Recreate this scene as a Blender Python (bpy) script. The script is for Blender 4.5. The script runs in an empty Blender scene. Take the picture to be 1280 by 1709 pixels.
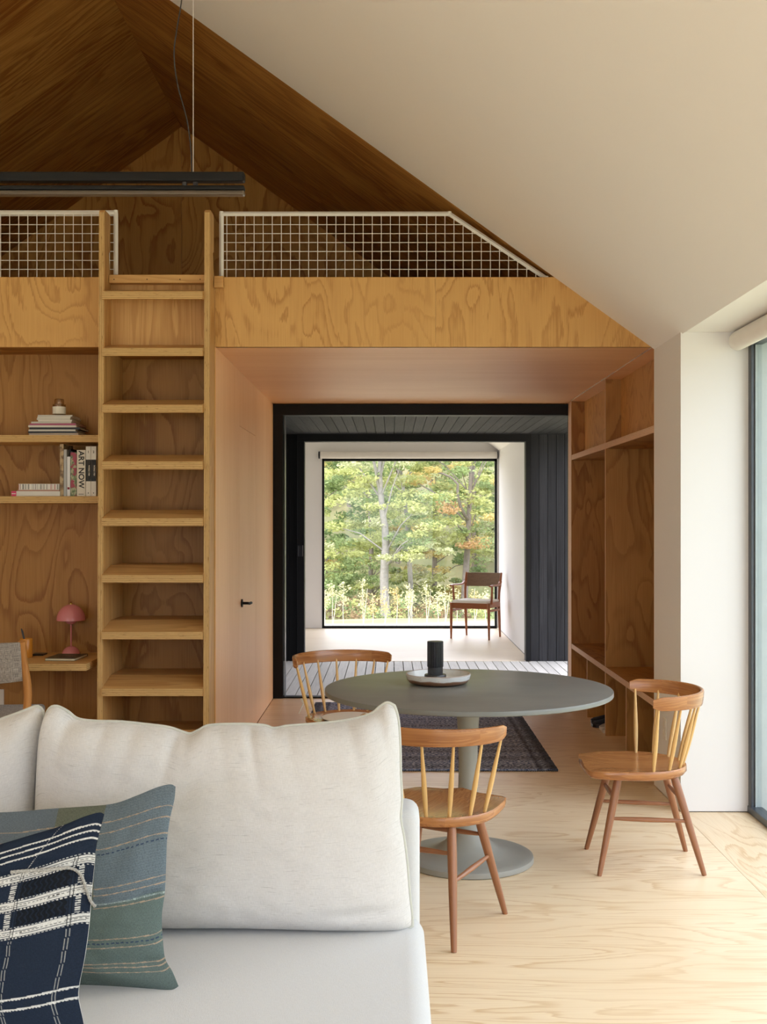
import bpy, bmesh, math, random
from math import sin, cos, pi, radians, sqrt
from mathutils import Vector, Matrix, noise as mnoise
import numpy as np

SC = bpy.context.scene
COL = SC.collection
random.seed(7)
V = Vector

# ------------------------------------------------------------------ camera
F, VPX, VPY, EYE = 1900.0, 652.0, 868.0, 1.462
cam_d = bpy.data.cameras.new('camera'); cam = bpy.data.objects.new('camera', cam_d); COL.objects.link(cam)
cam.location = (0, 0, EYE); cam.rotation_euler = (pi/2, 0, 0)
cam_d.sensor_fit = 'HORIZONTAL'; cam_d.sensor_width = 36; cam_d.lens = F/1280*36
cam_d.shift_x = (640-VPX)/1280; cam_d.shift_y = (VPY-854.5)/1280
cam_d.clip_start = 0.05; cam_d.clip_end = 800
SC.camera = cam
# ------------------------------------------------------------------ world, sun, exposure
SC.view_settings.view_transform = 'Standard'; SC.view_settings.look = 'None'
SC.view_settings.gamma = 1.0; SC.view_settings.use_curve_mapping = False
SC.view_settings.exposure = -0.06
W = bpy.data.worlds.new('overcast_sky'); SC.world = W; W.use_nodes = True
bg = W.node_tree.nodes['Background']; bg.inputs[0].default_value = (0.915, 0.94, 1.09, 1); bg.inputs[1].default_value = 5.2
sun_d = bpy.data.lights.new('sun', 'SUN'); sun_d.energy = 3.8; sun_d.angle = radians(12); sun_d.color = (1, .95, .86)
sun = bpy.data.objects.new('sun', sun_d); COL.objects.link(sun); sun.rotation_euler = (radians(42), 0, radians(-28))
def portal(name, loc, rot, sx, sy):
    d = bpy.data.lights.new(name, 'AREA'); d.shape = 'RECTANGLE'; d.size = sx; d.size_y = sy; d.cycles.is_portal = True
    o = bpy.data.objects.new(name, d); COL.objects.link(o); o.location = loc; o.rotation_euler = rot
portal('sky_portal', (1.90, 1.75, 1.2), (0, radians(90), 0), 2.3, 7.8)
portal('sky_portal', (-1.7, -3.15, 1.3), (radians(90), 0, 0), 6.0, 2.3)
portal('sky_portal', (-3.6, 10.6, 1.2), (0, radians(-90), 0), 2.4, 2.4)
portal('sky_portal', (2.15, 10.6, 1.2), (0, radians(90), 0), 2.4, 2.3)
portal('sky_portal', (-5.1, 13.7, 1.2), (0, radians(-90), 0), 2.3, 2.8)
portal('sky_portal', (.255, 15.6, 1.15), (radians(-90), 0, 0), 2.4, 2.3)
try:
    SC.cycles.use_denoising = True; SC.cycles.max_bounces = 10; SC.cycles.diffuse_bounces = 6
    SC.cycles.transparent_max_bounces = 12; SC.cycles.caustics_reflective = False; SC.cycles.caustics_refractive = False
except Exception: pass

# ------------------------------------------------------------------ helpers
def P(px, py, D):
    return V(((px-VPX)/F*D, D, EYE-(py-VPY)/F*D))
def auto_uv(bm, g=(0, 0, 1)):
    g = V(g).normalized(); uv = bm.loops.layers.uv.verify()
    for f in bm.faces:
        n = f.normal; gg = g
        if abs(n.dot(g)) > .8:
            gg = V((1, 0, 0)) if abs(n.x) < .5 else V((0, 1, 0))
        t = n.cross(gg)
        if t.length < 1e-6: t = V((0, 1, 0))
        t.normalize()
        for l in f.loops: l[uv].uv = (l.vert.co.dot(gg), l.vert.co.dot(t))
def obj(name, bm, mat, parent=None, g=(0, 0, 1), smooth=False, uv=True, loc=None, kind=None):
    bmesh.ops.recalc_face_normals(bm, faces=bm.faces[:])
    bm.normal_update()
    if uv: auto_uv(bm, g)
    me = bpy.data.meshes.new(name)
    if smooth:
        for f in bm.faces: f.smooth = True
    bm.to_mesh(me); bm.free()
    for m in (mat if isinstance(mat, (list, tuple)) else [mat]): me.materials.append(m)
    o = bpy.data.objects.new(name, me); COL.objects.link(o)
    if smooth:
        try: me.set_sharp_from_angle(angle=radians(40))
        except Exception: pass
    if parent: o.parent = parent
    if loc: o.location = loc
    if kind: o['kind'] = kind
    return o
def empty(name, loc=(0, 0, 0), rz=0):
    o = bpy.data.objects.new(name, None); COL.objects.link(o); o.location = loc; o.rotation_euler = (0, 0, rz); o.empty_display_size = .1
    return o
def tag(o, label, cat, group=None):
    o['label'] = label; o['category'] = cat
    if group: o['group'] = group
    return o
def structure(name, label=None):
    o = empty(name); o['kind'] = 'structure'
    if label: o['label'] = label
    return o
def copy_tree(o, parent=None):
    c = o.copy(); COL.objects.link(c); c.parent = parent
    for ch in list(o.children): copy_tree(ch, c)
    return c
def bbox(x0, x1, y0, y1, z0, z1, bev=0.0, seg=1, bm=None):
    own = bm is None
    b = bmesh.new()
    vs = [b.verts.new((x, y, z)) for x in (x0, x1) for y in (y0, y1) for z in (z0, z1)]
    for q in ((0, 1, 3, 2), (4, 6, 7, 5), (0, 4, 5, 1), (2, 3, 7, 6), (0, 2, 6, 4), (1, 5, 7, 3)):
        b.faces.new([vs[i] for i in q])
    if bev > 0: bmesh.ops.bevel(b, geom=b.edges[:], offset=bev, segments=seg, affect='EDGES', profile=.5)
    if own: return b
    me = bpy.data.meshes.new('t'); b.to_mesh(me); b.free(); bm.from_mesh(me); bpy.data.meshes.remove(me)
    return bm
def prism(pts, vec, bev=0.0, bm=None):
    b = bm or bmesh.new(); vec = V(vec)
    a = [b.verts.new(p) for p in pts]; c = [b.verts.new(V(p)+vec) for p in pts]
    n = len(pts)
    b.faces.new(a[::-1]); b.faces.new(c)
    for i in range(n): b.faces.new([a[i], a[(i+1) % n], c[(i+1) % n], c[i]])
    if bev: bmesh.ops.bevel(b, geom=b.edges[:], offset=bev, segments=1, affect='EDGES')
    return b
def lathe(prof, seg=40, bm=None, c=(0, 0, 0)):
    b = bm or bmesh.new(); c = V(c); rings = []
    for r, z in prof:
        if r < 1e-5: rings.append([b.verts.new(c+V((0, 0, z)))])
        else: rings.append([b.verts.new(c+V((r*cos(2*pi*i/seg), r*sin(2*pi*i/seg), z))) for i in range(seg)])
    for A, B in zip(rings, rings[1:]):
        for i in range(seg):
            j = (i+1) % seg
            if len(A) == 1 and len(B) == 1: continue
            if len(A) == 1: b.faces.new([A[0], B[i], B[j]])
            elif len(B) == 1: b.faces.new([A[i], A[j], B[0]])
            else: b.faces.new([A[i], A[j], B[j], B[i]])
    return b
def tube(pts, rad, seg=8, bm=None, closed=False, ell=None):
    """tube along points; rad number or list; ell=(a,b) scales across two axes"""
    b = bm or bmesh.new(); pts = [V(p) for p in pts]; n = len(pts)
    rads = rad if isinstance(rad, (list, tuple)) else [rad]*n
    rings = []; up = None
    for i in range(n):
        if closed: t = pts[(i+1) % n]-pts[i-1]
        else: t = pts[min(i+1, n-1)]-pts[max(i-1, 0)]
        t.normalize()
        if up is None:
            up = V((0, 0, 1)) if abs(t.z) < .9 else V((0, 1, 0))
        s = t.cross(up)
        if s.length < 1e-5: s = t.cross(V((1, 0, 0)))
        s.normalize(); u = s.cross(t).normalized(); up = u
        ea, eb = ell or (1, 1)
        rings.append([b.verts.new(pts[i]+(s*cos(2*pi*k/seg)*ea+u*sin(2*pi*k/seg)*eb)*rads[i]) for k in range(seg)])
    m = n if closed else n-1
    for i in range(m):
        A, B = rings[i], rings[(i+1) % n]
        for k in range(seg): b.faces.new([A[k], A[(k+1) % seg], B[(k+1) % seg], B[k]])
    if not closed: b.faces.new(rings[0][::-1]); b.faces.new(rings[-1])
    return b
def spline(pts, n):
    """Catmull-Rom through points -> n samples"""
    pts = [V(p) for p in pts]; m = len(pts)-1; out = []
    for k in range(n):
        t = k/(n-1)*m; i = min(int(t), m-1); t -= i
        p0 = pts[max(i-1, 0)]; p1 = pts[i]; p2 = pts[i+1]; p3 = pts[min(i+2, m)]
        out.append(.5*((2*p1)+(p2-p0)*t+(2*p0-5*p1+4*p2-p3)*t*t+(3*p1-p0-3*p2+p3)*t**3))
    return out
def text_mesh(body, size, mat, parent, loc, rot, name='lettering', ext=.0004, sx=1.0):
    cu = bpy.data.curves.new('t', 'FONT'); cu.body = body; cu.size = size; cu.extrude = ext; cu.offset = size*.022; cu.align_x = 'CENTER'; cu.align_y = 'CENTER'
    t = bpy.data.objects.new('t', cu); COL.objects.link(t); bpy.context.view_layer.update()
    me = bpy.data.meshes.new_from_object(t.evaluated_get(bpy.context.evaluated_depsgraph_get()))
    bpy.data.objects.remove(t); bpy.data.curves.remove(cu)
    me.materials.clear(); me.materials.append(mat)
    o = bpy.data.objects.new(name, me); COL.objects.link(o); o.parent = parent; o.location = loc; o.rotation_euler = rot; o.scale = (sx, 1, 1)
    return o

# ------------------------------------------------------------------ materials
class NT:
    def __init__(s, name):
        s.m = bpy.data.materials.new(name); s.m.use_nodes = True; s.n = s.m.node_tree.nodes; s.l = s.m.node_tree.links
        s.b = s.n['Principled BSDF']
    def new(s, t, **k):
        x = s.n.new(t)
        for a, v in k.items(): setattr(x, a, v)
        return x
    def link(s, a, b): s.l.new(a, b)
    def math(s, op, a, b=None, clamp=False):
        x = s.new('ShaderNodeMath', operation=op); x.use_clamp = clamp
        for i, v in enumerate((a, b)):
            if v is None: continue
            if isinstance(v, (int, float)): x.inputs[i].default_value = v
            else: s.link(v, x.inputs[i])
        return x.outputs[0]
    def mix(s, fac, a, b):
        x = s.new('ShaderNodeMix', data_type='RGBA')
        for i, v in ((0, fac), (6, a), (7, b)):
            if isinstance(v, (int, float)): x.inputs[i].default_value = v
            elif isinstance(v, (tuple, list)): x.inputs[i].default_value = (*v[:3], 1)
            else: s.link(v, x.inputs[i])
        return x.outputs[2]
    def noise(s, vec, scale=1, detail=2, rough=.5, dist=0):
        x = s.new('ShaderNodeTexNoise'); s.link(vec, x.inputs['Vector']); x.inputs['Scale'].default_value = scale
        x.inputs['Detail'].default_value = detail; x.inputs['Roughness'].default_value = rough; x.inputs['Distortion'].default_value = dist
        return x.outputs[0]
    def map(s, vec, scale=(1, 1, 1), rot=(0, 0, 0), loc=(0, 0, 0)):
        x = s.new('ShaderNodeMapping'); s.link(vec, x.inputs[0]); x.inputs['Scale'].default_value = scale
        x.inputs['Rotation'].default_value = rot; x.inputs['Location'].default_value = loc
        return x.outputs[0]
    def ramp(s, fac, stops):
        x = s.new('ShaderNodeValToRGB'); s.link(fac, x.inputs[0]); e = x.color_ramp.elements
        while len(e) < len(stops): e.new(.5)
        for el, (p, c) in zip(e, stops):
            el.position = p; el.color = (c, c, c, 1) if isinstance(c, (int, float)) else (*c[:3], 1)
        return x.outputs[0]
    def bump(s, h, strength=.2, dist=.002):
        x = s.new('ShaderNodeBump'); x.inputs['Strength'].default_value = strength; x.inputs['Distance'].default_value = dist
        s.link(h, x.inputs['Height']); s.link(x.outputs[0], s.b.inputs['Normal'])
    def set(s, col=None, rough=.5, spec=.5, metal=0):
        if col is not None:
            if isinstance(col, (tuple, list)): s.b.inputs['Base Color'].default_value = (*col[:3], 1)
            else: s.link(col, s.b.inputs['Base Color'])
        s.b.inputs['Roughness'].default_value = rough; s.b.inputs['Specular IOR Level'].default_value = spec; s.b.inputs['Metallic'].default_value = metal
        return s.m
    def vec(s):
        uv = s.new('ShaderNodeUVMap').outputs[0]; r = s.new('ShaderNodeObjectInfo').outputs['Random']
        c = s.new('ShaderNodeCombineXYZ'); s.link(s.math('MULTIPLY', r, 37.0), c.inputs[0]); s.link(s.math('MULTIPLY', r, 91.0), c.inputs[1])
        a = s.new('ShaderNodeVectorMath', operation='ADD'); s.link(uv, a.inputs[0]); s.link(c.outputs[0], a.inputs[1])
        return a.outputs[0]
def wood(name, light, dark, gs=(.8, 4.0), rings=6, ring_amt=.55, width=.35, fibre=.18, tone=.35, rough=.5, spec=.35, jag=.05, vary=0.0):
    t = NT(name); v = t.vec()
    n2 = t.noise(t.map(v, (3.0, 140, 1)), 1, 3, .6)
    n1 = t.noise(t.map(v, (gs[0], gs[1], 1)), 1, 1.5, .45, .9)
    n1b = t.noise(t.map(v, (gs[0]*6, gs[1]*9, 1)), 1, 2, .5)
    a = t.math('ADD', n1, t.math('MULTIPLY', n2, jag)); a = t.math('ADD', a, t.math('MULTIPLY', n1b, jag*.6))
    ph = t.math('FRACT', t.math('MULTIPLY', a, rings*2.0))
    ring = t.ramp(ph, [(0, 0), (max(.02, 1-width*2), .12), (.93, 1.0), (1.0, 0)])
    ring.node.color_ramp.interpolation = 'EASE'
    n3 = t.noise(t.map(v, (.5, 1.7, 1)), 1, 2, .5)
    n4 = t.noise(t.map(v, (1.0, 1.3, 1)), 1.3, 1, .5)
    amp = t.ramp(n4, [(.3, .35), (.65, 1)])
    f = t.math('MULTIPLY', t.math('MULTIPLY', ring, ring_amt), amp)
    f = t.math('ADD', f, t.math('MULTIPLY', t.ramp(n2, [(.35, 0), (.7, 1)]), fibre))
    f = t.math('ADD', f, t.math('MULTIPLY', t.ramp(n3, [(.3, 0), (.7, 1)]), tone), clamp=True)
    col = t.mix(f, light, dark)
    if vary:
        r = t.new('ShaderNodeObjectInfo').outputs['Random']
        h = t.new('ShaderNodeHueSaturation'); t.link(col, h.inputs['Color']); t.link(t.math('ADD', t.math('MULTIPLY', r, vary), 1-vary/2), h.inputs['Value']); col = h.outputs[0]
    t.bump(f, .08, .001)
    return t.set(col, rough, spec)
def ply_edge(name, a, b, per=.0092):
    t = NT(name); v = t.new('ShaderNodeUVMap').outputs[0]; s = t.new('ShaderNodeSeparateXYZ'); t.link(v, s.inputs[0])
    nz = t.noise(t.map(v, (14, 260, 1)), 1, 2)
    f = t.math('SINE', t.math('ADD', t.math('MULTIPLY', s.outputs[1], 2*pi/per), t.math('MULTIPLY', nz, 3.0)))
    d = t.ramp(t.noise(t.map(v, (22, 170, 1)), 1, 2, .6), [(.60, 0), (.74, 1)])
    f2 = t.math('ADD', t.math('MULTIPLY', t.math('ADD', f, 1), .3), t.math('MULTIPLY', d, .7), clamp=True)
    return t.set(t.mix(f2, a, b), .6, .3)
def plain(name, col, rough=.5, spec=.5, metal=0, nz=.06, sc=8.0, bump=0):
    t = NT(name); tc = t.new('ShaderNodeTexCoord').outputs['Object']
    n = t.noise(tc, sc, 3, .5); lo = tuple(c*(1-nz) for c in col); hi = tuple(min(1, c*(1+nz)) for c in col)
    if bump: t.bump(t.noise(tc, sc*30, 2), bump, .001)
    return t.set(t.mix(n, lo, hi), rough, spec, metal)
def glass(name, tint=(1, 1, 1), refl=1.0, ior=1.45):
    t = NT(name); out = t.n['Material Output']; t.n.remove(t.b)
    tr = t.new('ShaderNodeBsdfTransparent'); tr.inputs[0].default_value = (*tint, 1)
    gl = t.new('ShaderNodeBsdfGlossy'); gl.inputs['Roughness'].default_value = .01
    lw_ = t.new('ShaderNodeLayerWeight'); lw_.inputs[0].default_value = .5
    fz = t.math('ADD', t.math('MULTIPLY', t.math('POWER', lw_.outputs['Facing'], 5.0), .96), .04)
    mx = t.new('ShaderNodeMixShader'); t.link(t.math('MULTIPLY', fz, refl), mx.inputs[0]); t.link(tr.outputs[0], mx.inputs[1]); t.link(gl.outputs[0], mx.inputs[2])
    t.link(mx.outputs[0], out.inputs[0]); return t.m
def fabric(name, col, dark, sc=500, amt=.5, rough=.9, slub=0.0, bump=.35, weave=True):
    t = NT(name); v = t.new('ShaderNodeUVMap').outputs[0]
    a = t.noise(t.map(v, (sc*.12, sc, 1)), 1, 2, .6); b = t.noise(t.map(v, (sc, sc*.12, 1)), 1, 2, .6)
    f = t.math('MULTIPLY', t.ramp(t.math('MULTIPLY', t.math('ADD', a, b), .5), [(.38, 1), (.62, 0)]), amt)
    if slub:
        s = t.noise(t.map(v, (18, 420, 1)), 1, 3, .6)
        f = t.math('ADD', f, t.math('MULTIPLY', t.ramp(s, [(.60, 0), (.78, 1)]), slub), clamp=True)
    t.bump(t.math('ADD', a, b), bump, .001)
    t.b.inputs['Sheen Weight'].default_value = .15
    return t.set(t.mix(f, col, dark), rough, .2)

M = {}
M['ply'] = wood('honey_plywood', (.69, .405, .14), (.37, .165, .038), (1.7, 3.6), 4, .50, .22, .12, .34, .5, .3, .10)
M['ply_shaded'] = wood('shaded_plywood', (.49, .255, .072), (.235, .092, .018), (1.2, 3.4), 4, .55, .28, .2, .42, .5, .3)  # plywood darkened for recesses, their shade put into the colour
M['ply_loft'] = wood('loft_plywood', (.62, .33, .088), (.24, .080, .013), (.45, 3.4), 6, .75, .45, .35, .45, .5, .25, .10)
M['ply_gable'] = wood('gable_plywood', (.58, .31, .085), (.28, .10, .018), (1.5, 3.2), 4, .65, .28, .2, .4, .5, .25)
M['ply_step'] = wood('step_plywood', (.70, .43, .17), (.42, .20, .055), (.5, 6), 4, .5, .4, .25, .35, .5, .3)
M['edge'] = ply_edge('plywood_edge', (.66, .43, .175), (.21, .10, .03))
M['edge_pale'] = ply_edge('plywood_edge_pale', (.80, .56, .38), (.48, .29, .17))
M['fir'] = wood('clear_fir', (.95, .60, .32), (.80, .43, .18), (.15, 16), 3, .35, .6, .38, .45, .45, .35, .03)
M['floor'] = wood('plywood_floor', (.90, .735, .51), (.60, .37, .16), (1.0, 5.4), 5, .55, .22, .18, .22, .34, .45, .06)
M['floor_bounce'] = wood('bounce_tinted_floor', (.86, .66, .42), (.60, .37, .17), (.9, 5.0), 4, .5, .32, .16, .25, .34, .45)  # same plywood floor, warm bounce light in the passage mixed into its colour
M['floor_far'] = wood('pale_floor', (.86, .75, .58), (.72, .58, .40), (.4, 6), 4, .3, .4, .2, .2, .4, .4)
M['white'] = plain('white_paint', (.80, .785, .77), .75, .3, nz=.01, sc=2)
M['ceil'] = plain('ceiling_paint', (.885, .865, .84), .85, .2, nz=.01, sc=2)
M['char'] = wood('charred_cladding', (.042, .043, .047), (.016, .016, .018), (.4, 14), 4, .5, .5, .5, .3, .7, .2, vary=.5)
M['ink'] = wood('black_stained_board', (.008, .008, .009), (.003, .003, .003), (.4, 14), 4, .4, .5, .4, .3, .7, .15)
M['deck'] = wood('grey_deck', (.68, .66, .60), (.44, .425, .385), (.4, 12), 4, .3, .5, .4, .3, .6, .3, vary=.12)
M['black'] = plain('black_metal', (.007, .007, .0075), .5, .2)
M['dark_frame'] = plain('dark_bronze_frame', (.045, .052, .062), .35, .6)
M['glass'] = glass('clear_glass'); M['glass_side'] = glass('greenish_glass', (.93, .97, .96), 1.0)
M['blind'] = plain('cream_blind', (.80, .76, .70), .6, .3)
M['wire'] = plain('white_powder_coat', (.80, .78, .74), .45, .4)
M['walnut'] = wood('oiled_walnut', (.53, .24, .083), (.25, .088, .028), (2, 20), 3, .5, .5, .3, .4, .25, .55)
M['walnut_leg'] = wood('turned_walnut', (.36, .155, .068), (.20, .078, .034), (2, 26), 2, .4, .5, .4, .4, .35, .5)
M['hickory'] = wood('pale_hickory', (.74, .49, .20), (.56, .32, .11), (2, 30), 2, .3, .5, .3, .4, .3, .5)
M['teak'] = wood('teak', (.40, .135, .045), (.22, .065, .02), (2, 20), 3, .4, .5, .3, .4, .35, .5)
M['oak'] = wood('amber_oak', (.60, .28, .08), (.38, .15, .035), (2, 20), 3, .4, .5, .3, .4, .35, .5)
M['sofa'] = fabric('pale_linen', (.61, .59, .565), (.37, .355, .34), 620, .30, .9, .95)
M['seat_linen'] = fabric('seat_linen', (.585, .585, .58), (.45, .45, .45), 620, .28, .9, .05)
M['pipe'] = fabric('piping_linen', (.50, .50, .44), (.38, .38, .34), 500, .3)
M['grey_tweed'] = fabric('grey_tweed', (.42, .37, .31), (.13, .11, .10), 260, .9, .95)
M['brown_tweed'] = fabric('brown_tweed', (.30, .20, .13), (.14, .09, .06), 260, .7, .95)
M['cream_pad'] = fabric('cream_pad', (.78, .74, .66), (.62, .57, .48), 400, .3)
def table_mat():
    t = NT('grey_green_linoleum'); tc = t.new('ShaderNodeTexCoord').outputs['Object']
    n = t.noise(t.map(tc, (1, 2.2, 1)), 3, 4, .6, .5)
    r = t.ramp(t.noise(t.map(tc, (1, 1.6, 1)), 4, 2), [(.2, .31), (.8, .37)]); t.link(r, t.b.inputs['Roughness'])
    t.set(t.mix(n, (.145, .149, .134), (.215, .218, .198)), .34, .5); t.link(r, t.b.inputs['Roughness']); return t.m
M['table'] = table_mat(); M['cord_cream'] = plain('black_cream_cord', (.30, .29, .26), .8, nz=.9, sc=300)
M['table_base'] = plain('grey_concrete', (.31, .30, .262), .45, .4, nz=.12, sc=5)
def dish_mat():
    t = NT('speckled_stoneware'); tc = t.new('ShaderNodeTexCoord').outputs['Object']; s = t.new('ShaderNodeSeparateXYZ'); t.link(tc, s.inputs[0])
    edge = t.math('ADD', s.outputs[2], t.math('MULTIPLY', t.noise(tc, 14, 3), .014))
    g = t.ramp(edge, [(.027, 0), (.031, 1)])
    lip = t.ramp(t.math('ADD', s.outputs[2], t.math('MULTIPLY', t.noise(tc, 20, 2), .006)), [(.0455, 0), (.0475, 1)])
    sp = t.ramp(t.noise(tc, 160, 2), [(.66, 0), (.72, 1)])
    w = t.mix(t.math('MULTIPLY', sp, .6), (.72, .71, .68), (.20, .12, .08))
    c = t.mix(g, (.24, .12, .065), w); c = t.mix(t.math('MULTIPLY', lip, .75), c, (.25, .13, .07))
    return t.set(c, .3, .5)
M['dish'] = dish_mat()
M['blackiron'] = plain('black_iron', (.016, .016, .019), .32, .5, nz=.2, sc=30)
M['pink'] = plain('pink_enamel', (.64, .215, .225), .22, .5, nz=.02)
M['brass'] = plain('brass', (.5, .35, .12), .25, .5, 1)
M['orange'] = plain('ochre_glaze', (.62, .25, .03), .25, .5)
M['paper'] = plain('cream_paper', (.78, .74, .64), .8, .2, nz=.03, sc=60)
M['inkprint'] = plain('black_print', (.03, .03, .03), .6, .3)
M['plastic'] = plain('off_white_plastic', (.75, .70, .62), .4, .4)

# ------------------------------------------------------------------ house shell
YW, YB, YF, YG, NB = 6.27, 9.33, 11.80, 15.35, 6.56   # gable wall, passage end, far facade, far window wall, alcove back
RX, RZ, SL, EX, EZ = -1.714, 4.684, .7206, 1.452, 2.403
LX = 2*RX-EX
def roof(x): return RZ-SL*abs(x-RX)
ST = 'structure'
# floors: plywood sheets laid edge to edge
fl = structure('floor', 'pale plywood floor with wavy grain')
def sheet(x0, x1, y0, y1, parent, mat, g, name='panel', gap=.0008):
    return obj(name, bbox(x0+gap, x1-gap, y0+gap, y1-gap, -.02, 0), mat, parent, g)
for x0, x1 in ((LX, -3.4), (-3.4, -.96), (-.96, 1.452), (1.452, 1.80)):
    for y0, y1 in ((-3.0, 1.45), (1.45, 6.27)):
        sheet(x0, x1, y0, y1, fl, M['floor'], (1, 0, 0) if x0 < 1.4 else (0, 1, 0))
sheet(-3.4, -.96, 6.27, 6.60, fl, M['floor'], (1, 0, 0)); sheet(-.96, 1.90, 6.27, YB+.05, fl, M['floor_bounce'], (1, 0, 0))
obj('subfloor', bbox(LX-.2, 2.0, -3.2, YB+.1, -.20, -.021), M['ply_shaded'], fl)
# right side: pilaster, glazed recess
WX = 1.79
M['taupe'] = plain('taupe_gasket', (.22, .19, .17), .6)
M['outside'] = plain('pale_outer_cladding', (.50, .56, .56), .8, .2)
wr = structure('wall_right', 'white painted return wall beside the tall glazing')
obj('return_panel', bbox(EX, 2.0, 5.70, 6.275, .004, 2.47), M['white'], wr)
obj('outer_reveal', bbox(WX+.024, 2.0, 5.66, 5.699, .0, 2.40), M['outside'], wr)
obj('upper_wall', bbox(1.96, 2.06, -3.0, YB, 2.40, 2.75), M['white'], wr)
obj('shadow_gap', bbox(EX+.003, 1.80, 5.7035, 5.72, 0, .004), M['black'], wr)
obj('soffit_panel', bbox(EX, 2.0, -3.0, 5.72, EZ, 2.46), M['ceil'], wr)
obj('outer_panel', bbox(1.90, 2.0, 6.27, YB, 0, 2.46), M['white'], wr)
obj('end_panel', bbox(EX, 2.0, -3.1, -2.3, 0, 2.46), M['white'], wr)
w1 = structure('window_1', 'tall dark-framed floor-to-ceiling glazing')

obj('window_frame', bbox(WX, WX+.014, 5.655, 5.70, .0, 2.36, .002), M['dark_frame'], w1)
obj('gasket', bbox(WX+.014, WX+.021, 5.675, 5.70, .03, 2.36), M['taupe'], w1)
for y0, y1 in ((3.0, 3.06), (.35, .41), (-2.3, -2.24)):
    obj('window_frame', bbox(WX, WX+.05, y0, y1, .0, 2.36, .003), M['dark_frame'], w1)
obj('window_frame', bbox(WX-.005, WX+.06, -2.3, 5.70, .0, .035, .003), M['dark_frame'], w1)
obj('window_frame', bbox(WX-.008, WX+.06, -2.3, 5.70, 2.335, EZ, .003), M['dark_frame'], w1)
for y0, y1 in ((3.06, 5.66), (.41, 3.0), (-2.24, .35)):
    obj('pane', bbox(WX+.026, WX+.028, y0, y1, .03, 2.34), M['glass_side'], w1)
# white sloping ceilings of the living room
ce = structure('ceiling', 'white painted sloping ceiling')
for s in (1, -1):
    xe = EX if s > 0 else LX
    e2 = xe+s*.01
    obj('slope', prism([(RX, -3.0, RZ), (RX, YW, RZ), (e2, YW, roof(e2)), (e2, -3.0, roof(e2))], (0, 0, .12)), M['ceil'], ce, (0, 1, 0))
wl = structure('wall_left', 'white wall on the left')
obj('wall_panel', bbox(LX-.12, LX, -3.0, YB, 0, 2.42), M['white'], wl)
wb = structure('wall_back', 'white gable wall behind the viewer')
obj('wall_panel', bbox(LX, -4.7, -3.12, -3.0, 0, 2.42), M['white'], wb)
obj('wall_panel', bbox(1.3, EX+.5, -3.12, -3.0, 0, 2.42), M['white'], wb)
obj('wall_panel', prism([(LX-.1, -3.12, 2.42), (EX+.1, -3.12, 2.42), (EX+.1, -3.12, roof(EX+.1)+.1), (RX, -3.12, RZ+.1), (LX-.1, -3.12, roof(LX-.1)+.1)], (0, .12, 0)), M['white'], wb)
w3 = structure('window_3', 'unseen rear window, widened to let in more light')  # window behind the viewer, widened across the wall for more light
for x0, x1 in ((-4.7, -4.65), (-2.73, -2.67), (-.73, -.67), (1.25, 1.3)): obj('window_frame', bbox(x0, x1, -3.09, -3.03, 0, 2.42), M['dark_frame'], w3)
obj('pane', bbox(-4.65, 1.25, -3.061, -3.059, 0, 2.42), M['glass'], w3)
# plywood loft
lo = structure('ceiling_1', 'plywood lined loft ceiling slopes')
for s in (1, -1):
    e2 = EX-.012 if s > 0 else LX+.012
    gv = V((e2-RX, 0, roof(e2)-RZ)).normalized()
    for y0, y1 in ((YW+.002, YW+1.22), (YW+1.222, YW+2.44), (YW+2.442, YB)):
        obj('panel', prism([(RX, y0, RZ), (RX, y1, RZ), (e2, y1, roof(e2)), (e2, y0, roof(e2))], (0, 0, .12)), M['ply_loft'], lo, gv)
lw = structure('wall_back_1', 'plywood gable wall at the back of the loft')
for a, b in ((LX, RX-.001), (RX+.001, EX)):
    pts = [(a, YB, 2.42), (b, YB, 2.42), (b, YB, roof(b)+.02), (a, YB, roof(a)+.02)]
    obj('panel', prism(pts, (0, .1, 0)), M['ply_gable'], lw, (0, 0, 1))
obj('loft_floor', bbox(LX, EX, YW+.022, YB, 2.72, 2.795), M['ply_shaded'], lw, (1, 0, 0))
# front gable wall: fascia and openings
FZ0, FZ1 = 2.415, 2.80
wf = structure('wall_front', 'honey plywood band under the loft opening')
xs0 = RX+(RZ-FZ0)/SL; xs1 = RX+(RZ-FZ1)/SL
xl0 = 2*RX-xs0; xl1 = 2*RX-xs1
def band(pts, g=(0, 0, 1), mat='ply'): return obj('panel', prism([(x, YW, z) for x, z in pts], (0, .02, 0)), M[mat], wf, g)
band([(-.966, FZ0), (.2465, FZ0), (.2465, FZ1), (-.966, FZ1)])
band([(.2475, FZ0), (xs0, FZ0), (xs1, FZ1), (.2475, FZ1)])
band([(-1.555, FZ0-.02), (-.967, FZ0-.02), (-.967, FZ1), (-1.555, FZ1)], mat='ply_step')
band([(-3.9, FZ0), (-1.556, FZ0), (-1.556, FZ1), (-3.9, FZ1)])
band([(xl0, FZ0), (-3.901, FZ0), (-3.901, FZ1), (xl1, FZ1)])
band([(LX, 0), (-3.301, 0), (-3.301, FZ0-.001), (LX, FZ0-.001)])
obj('cleat', bbox(-.968, -.918, 6.235, 6.269, 2.737, 2.80, .002), M['ply_step'], wf, (1, 0, 0))
obj('cleat', bbox(-1.538, -1.003, 6.215, 6.269, 2.757, 2.802, .002), M['ply_step'], wf, (1, 0, 0))
for x in (-1.51, -1.33, -1.15, -1.04): obj('screw', lathe([(0, 0), (.003, 0), (.003, .002), (0, .002)], 8), M['black'], wf, loc=(x, 6.2145, 2.776)).rotation_euler = (pi/2, 0, 0)
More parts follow.
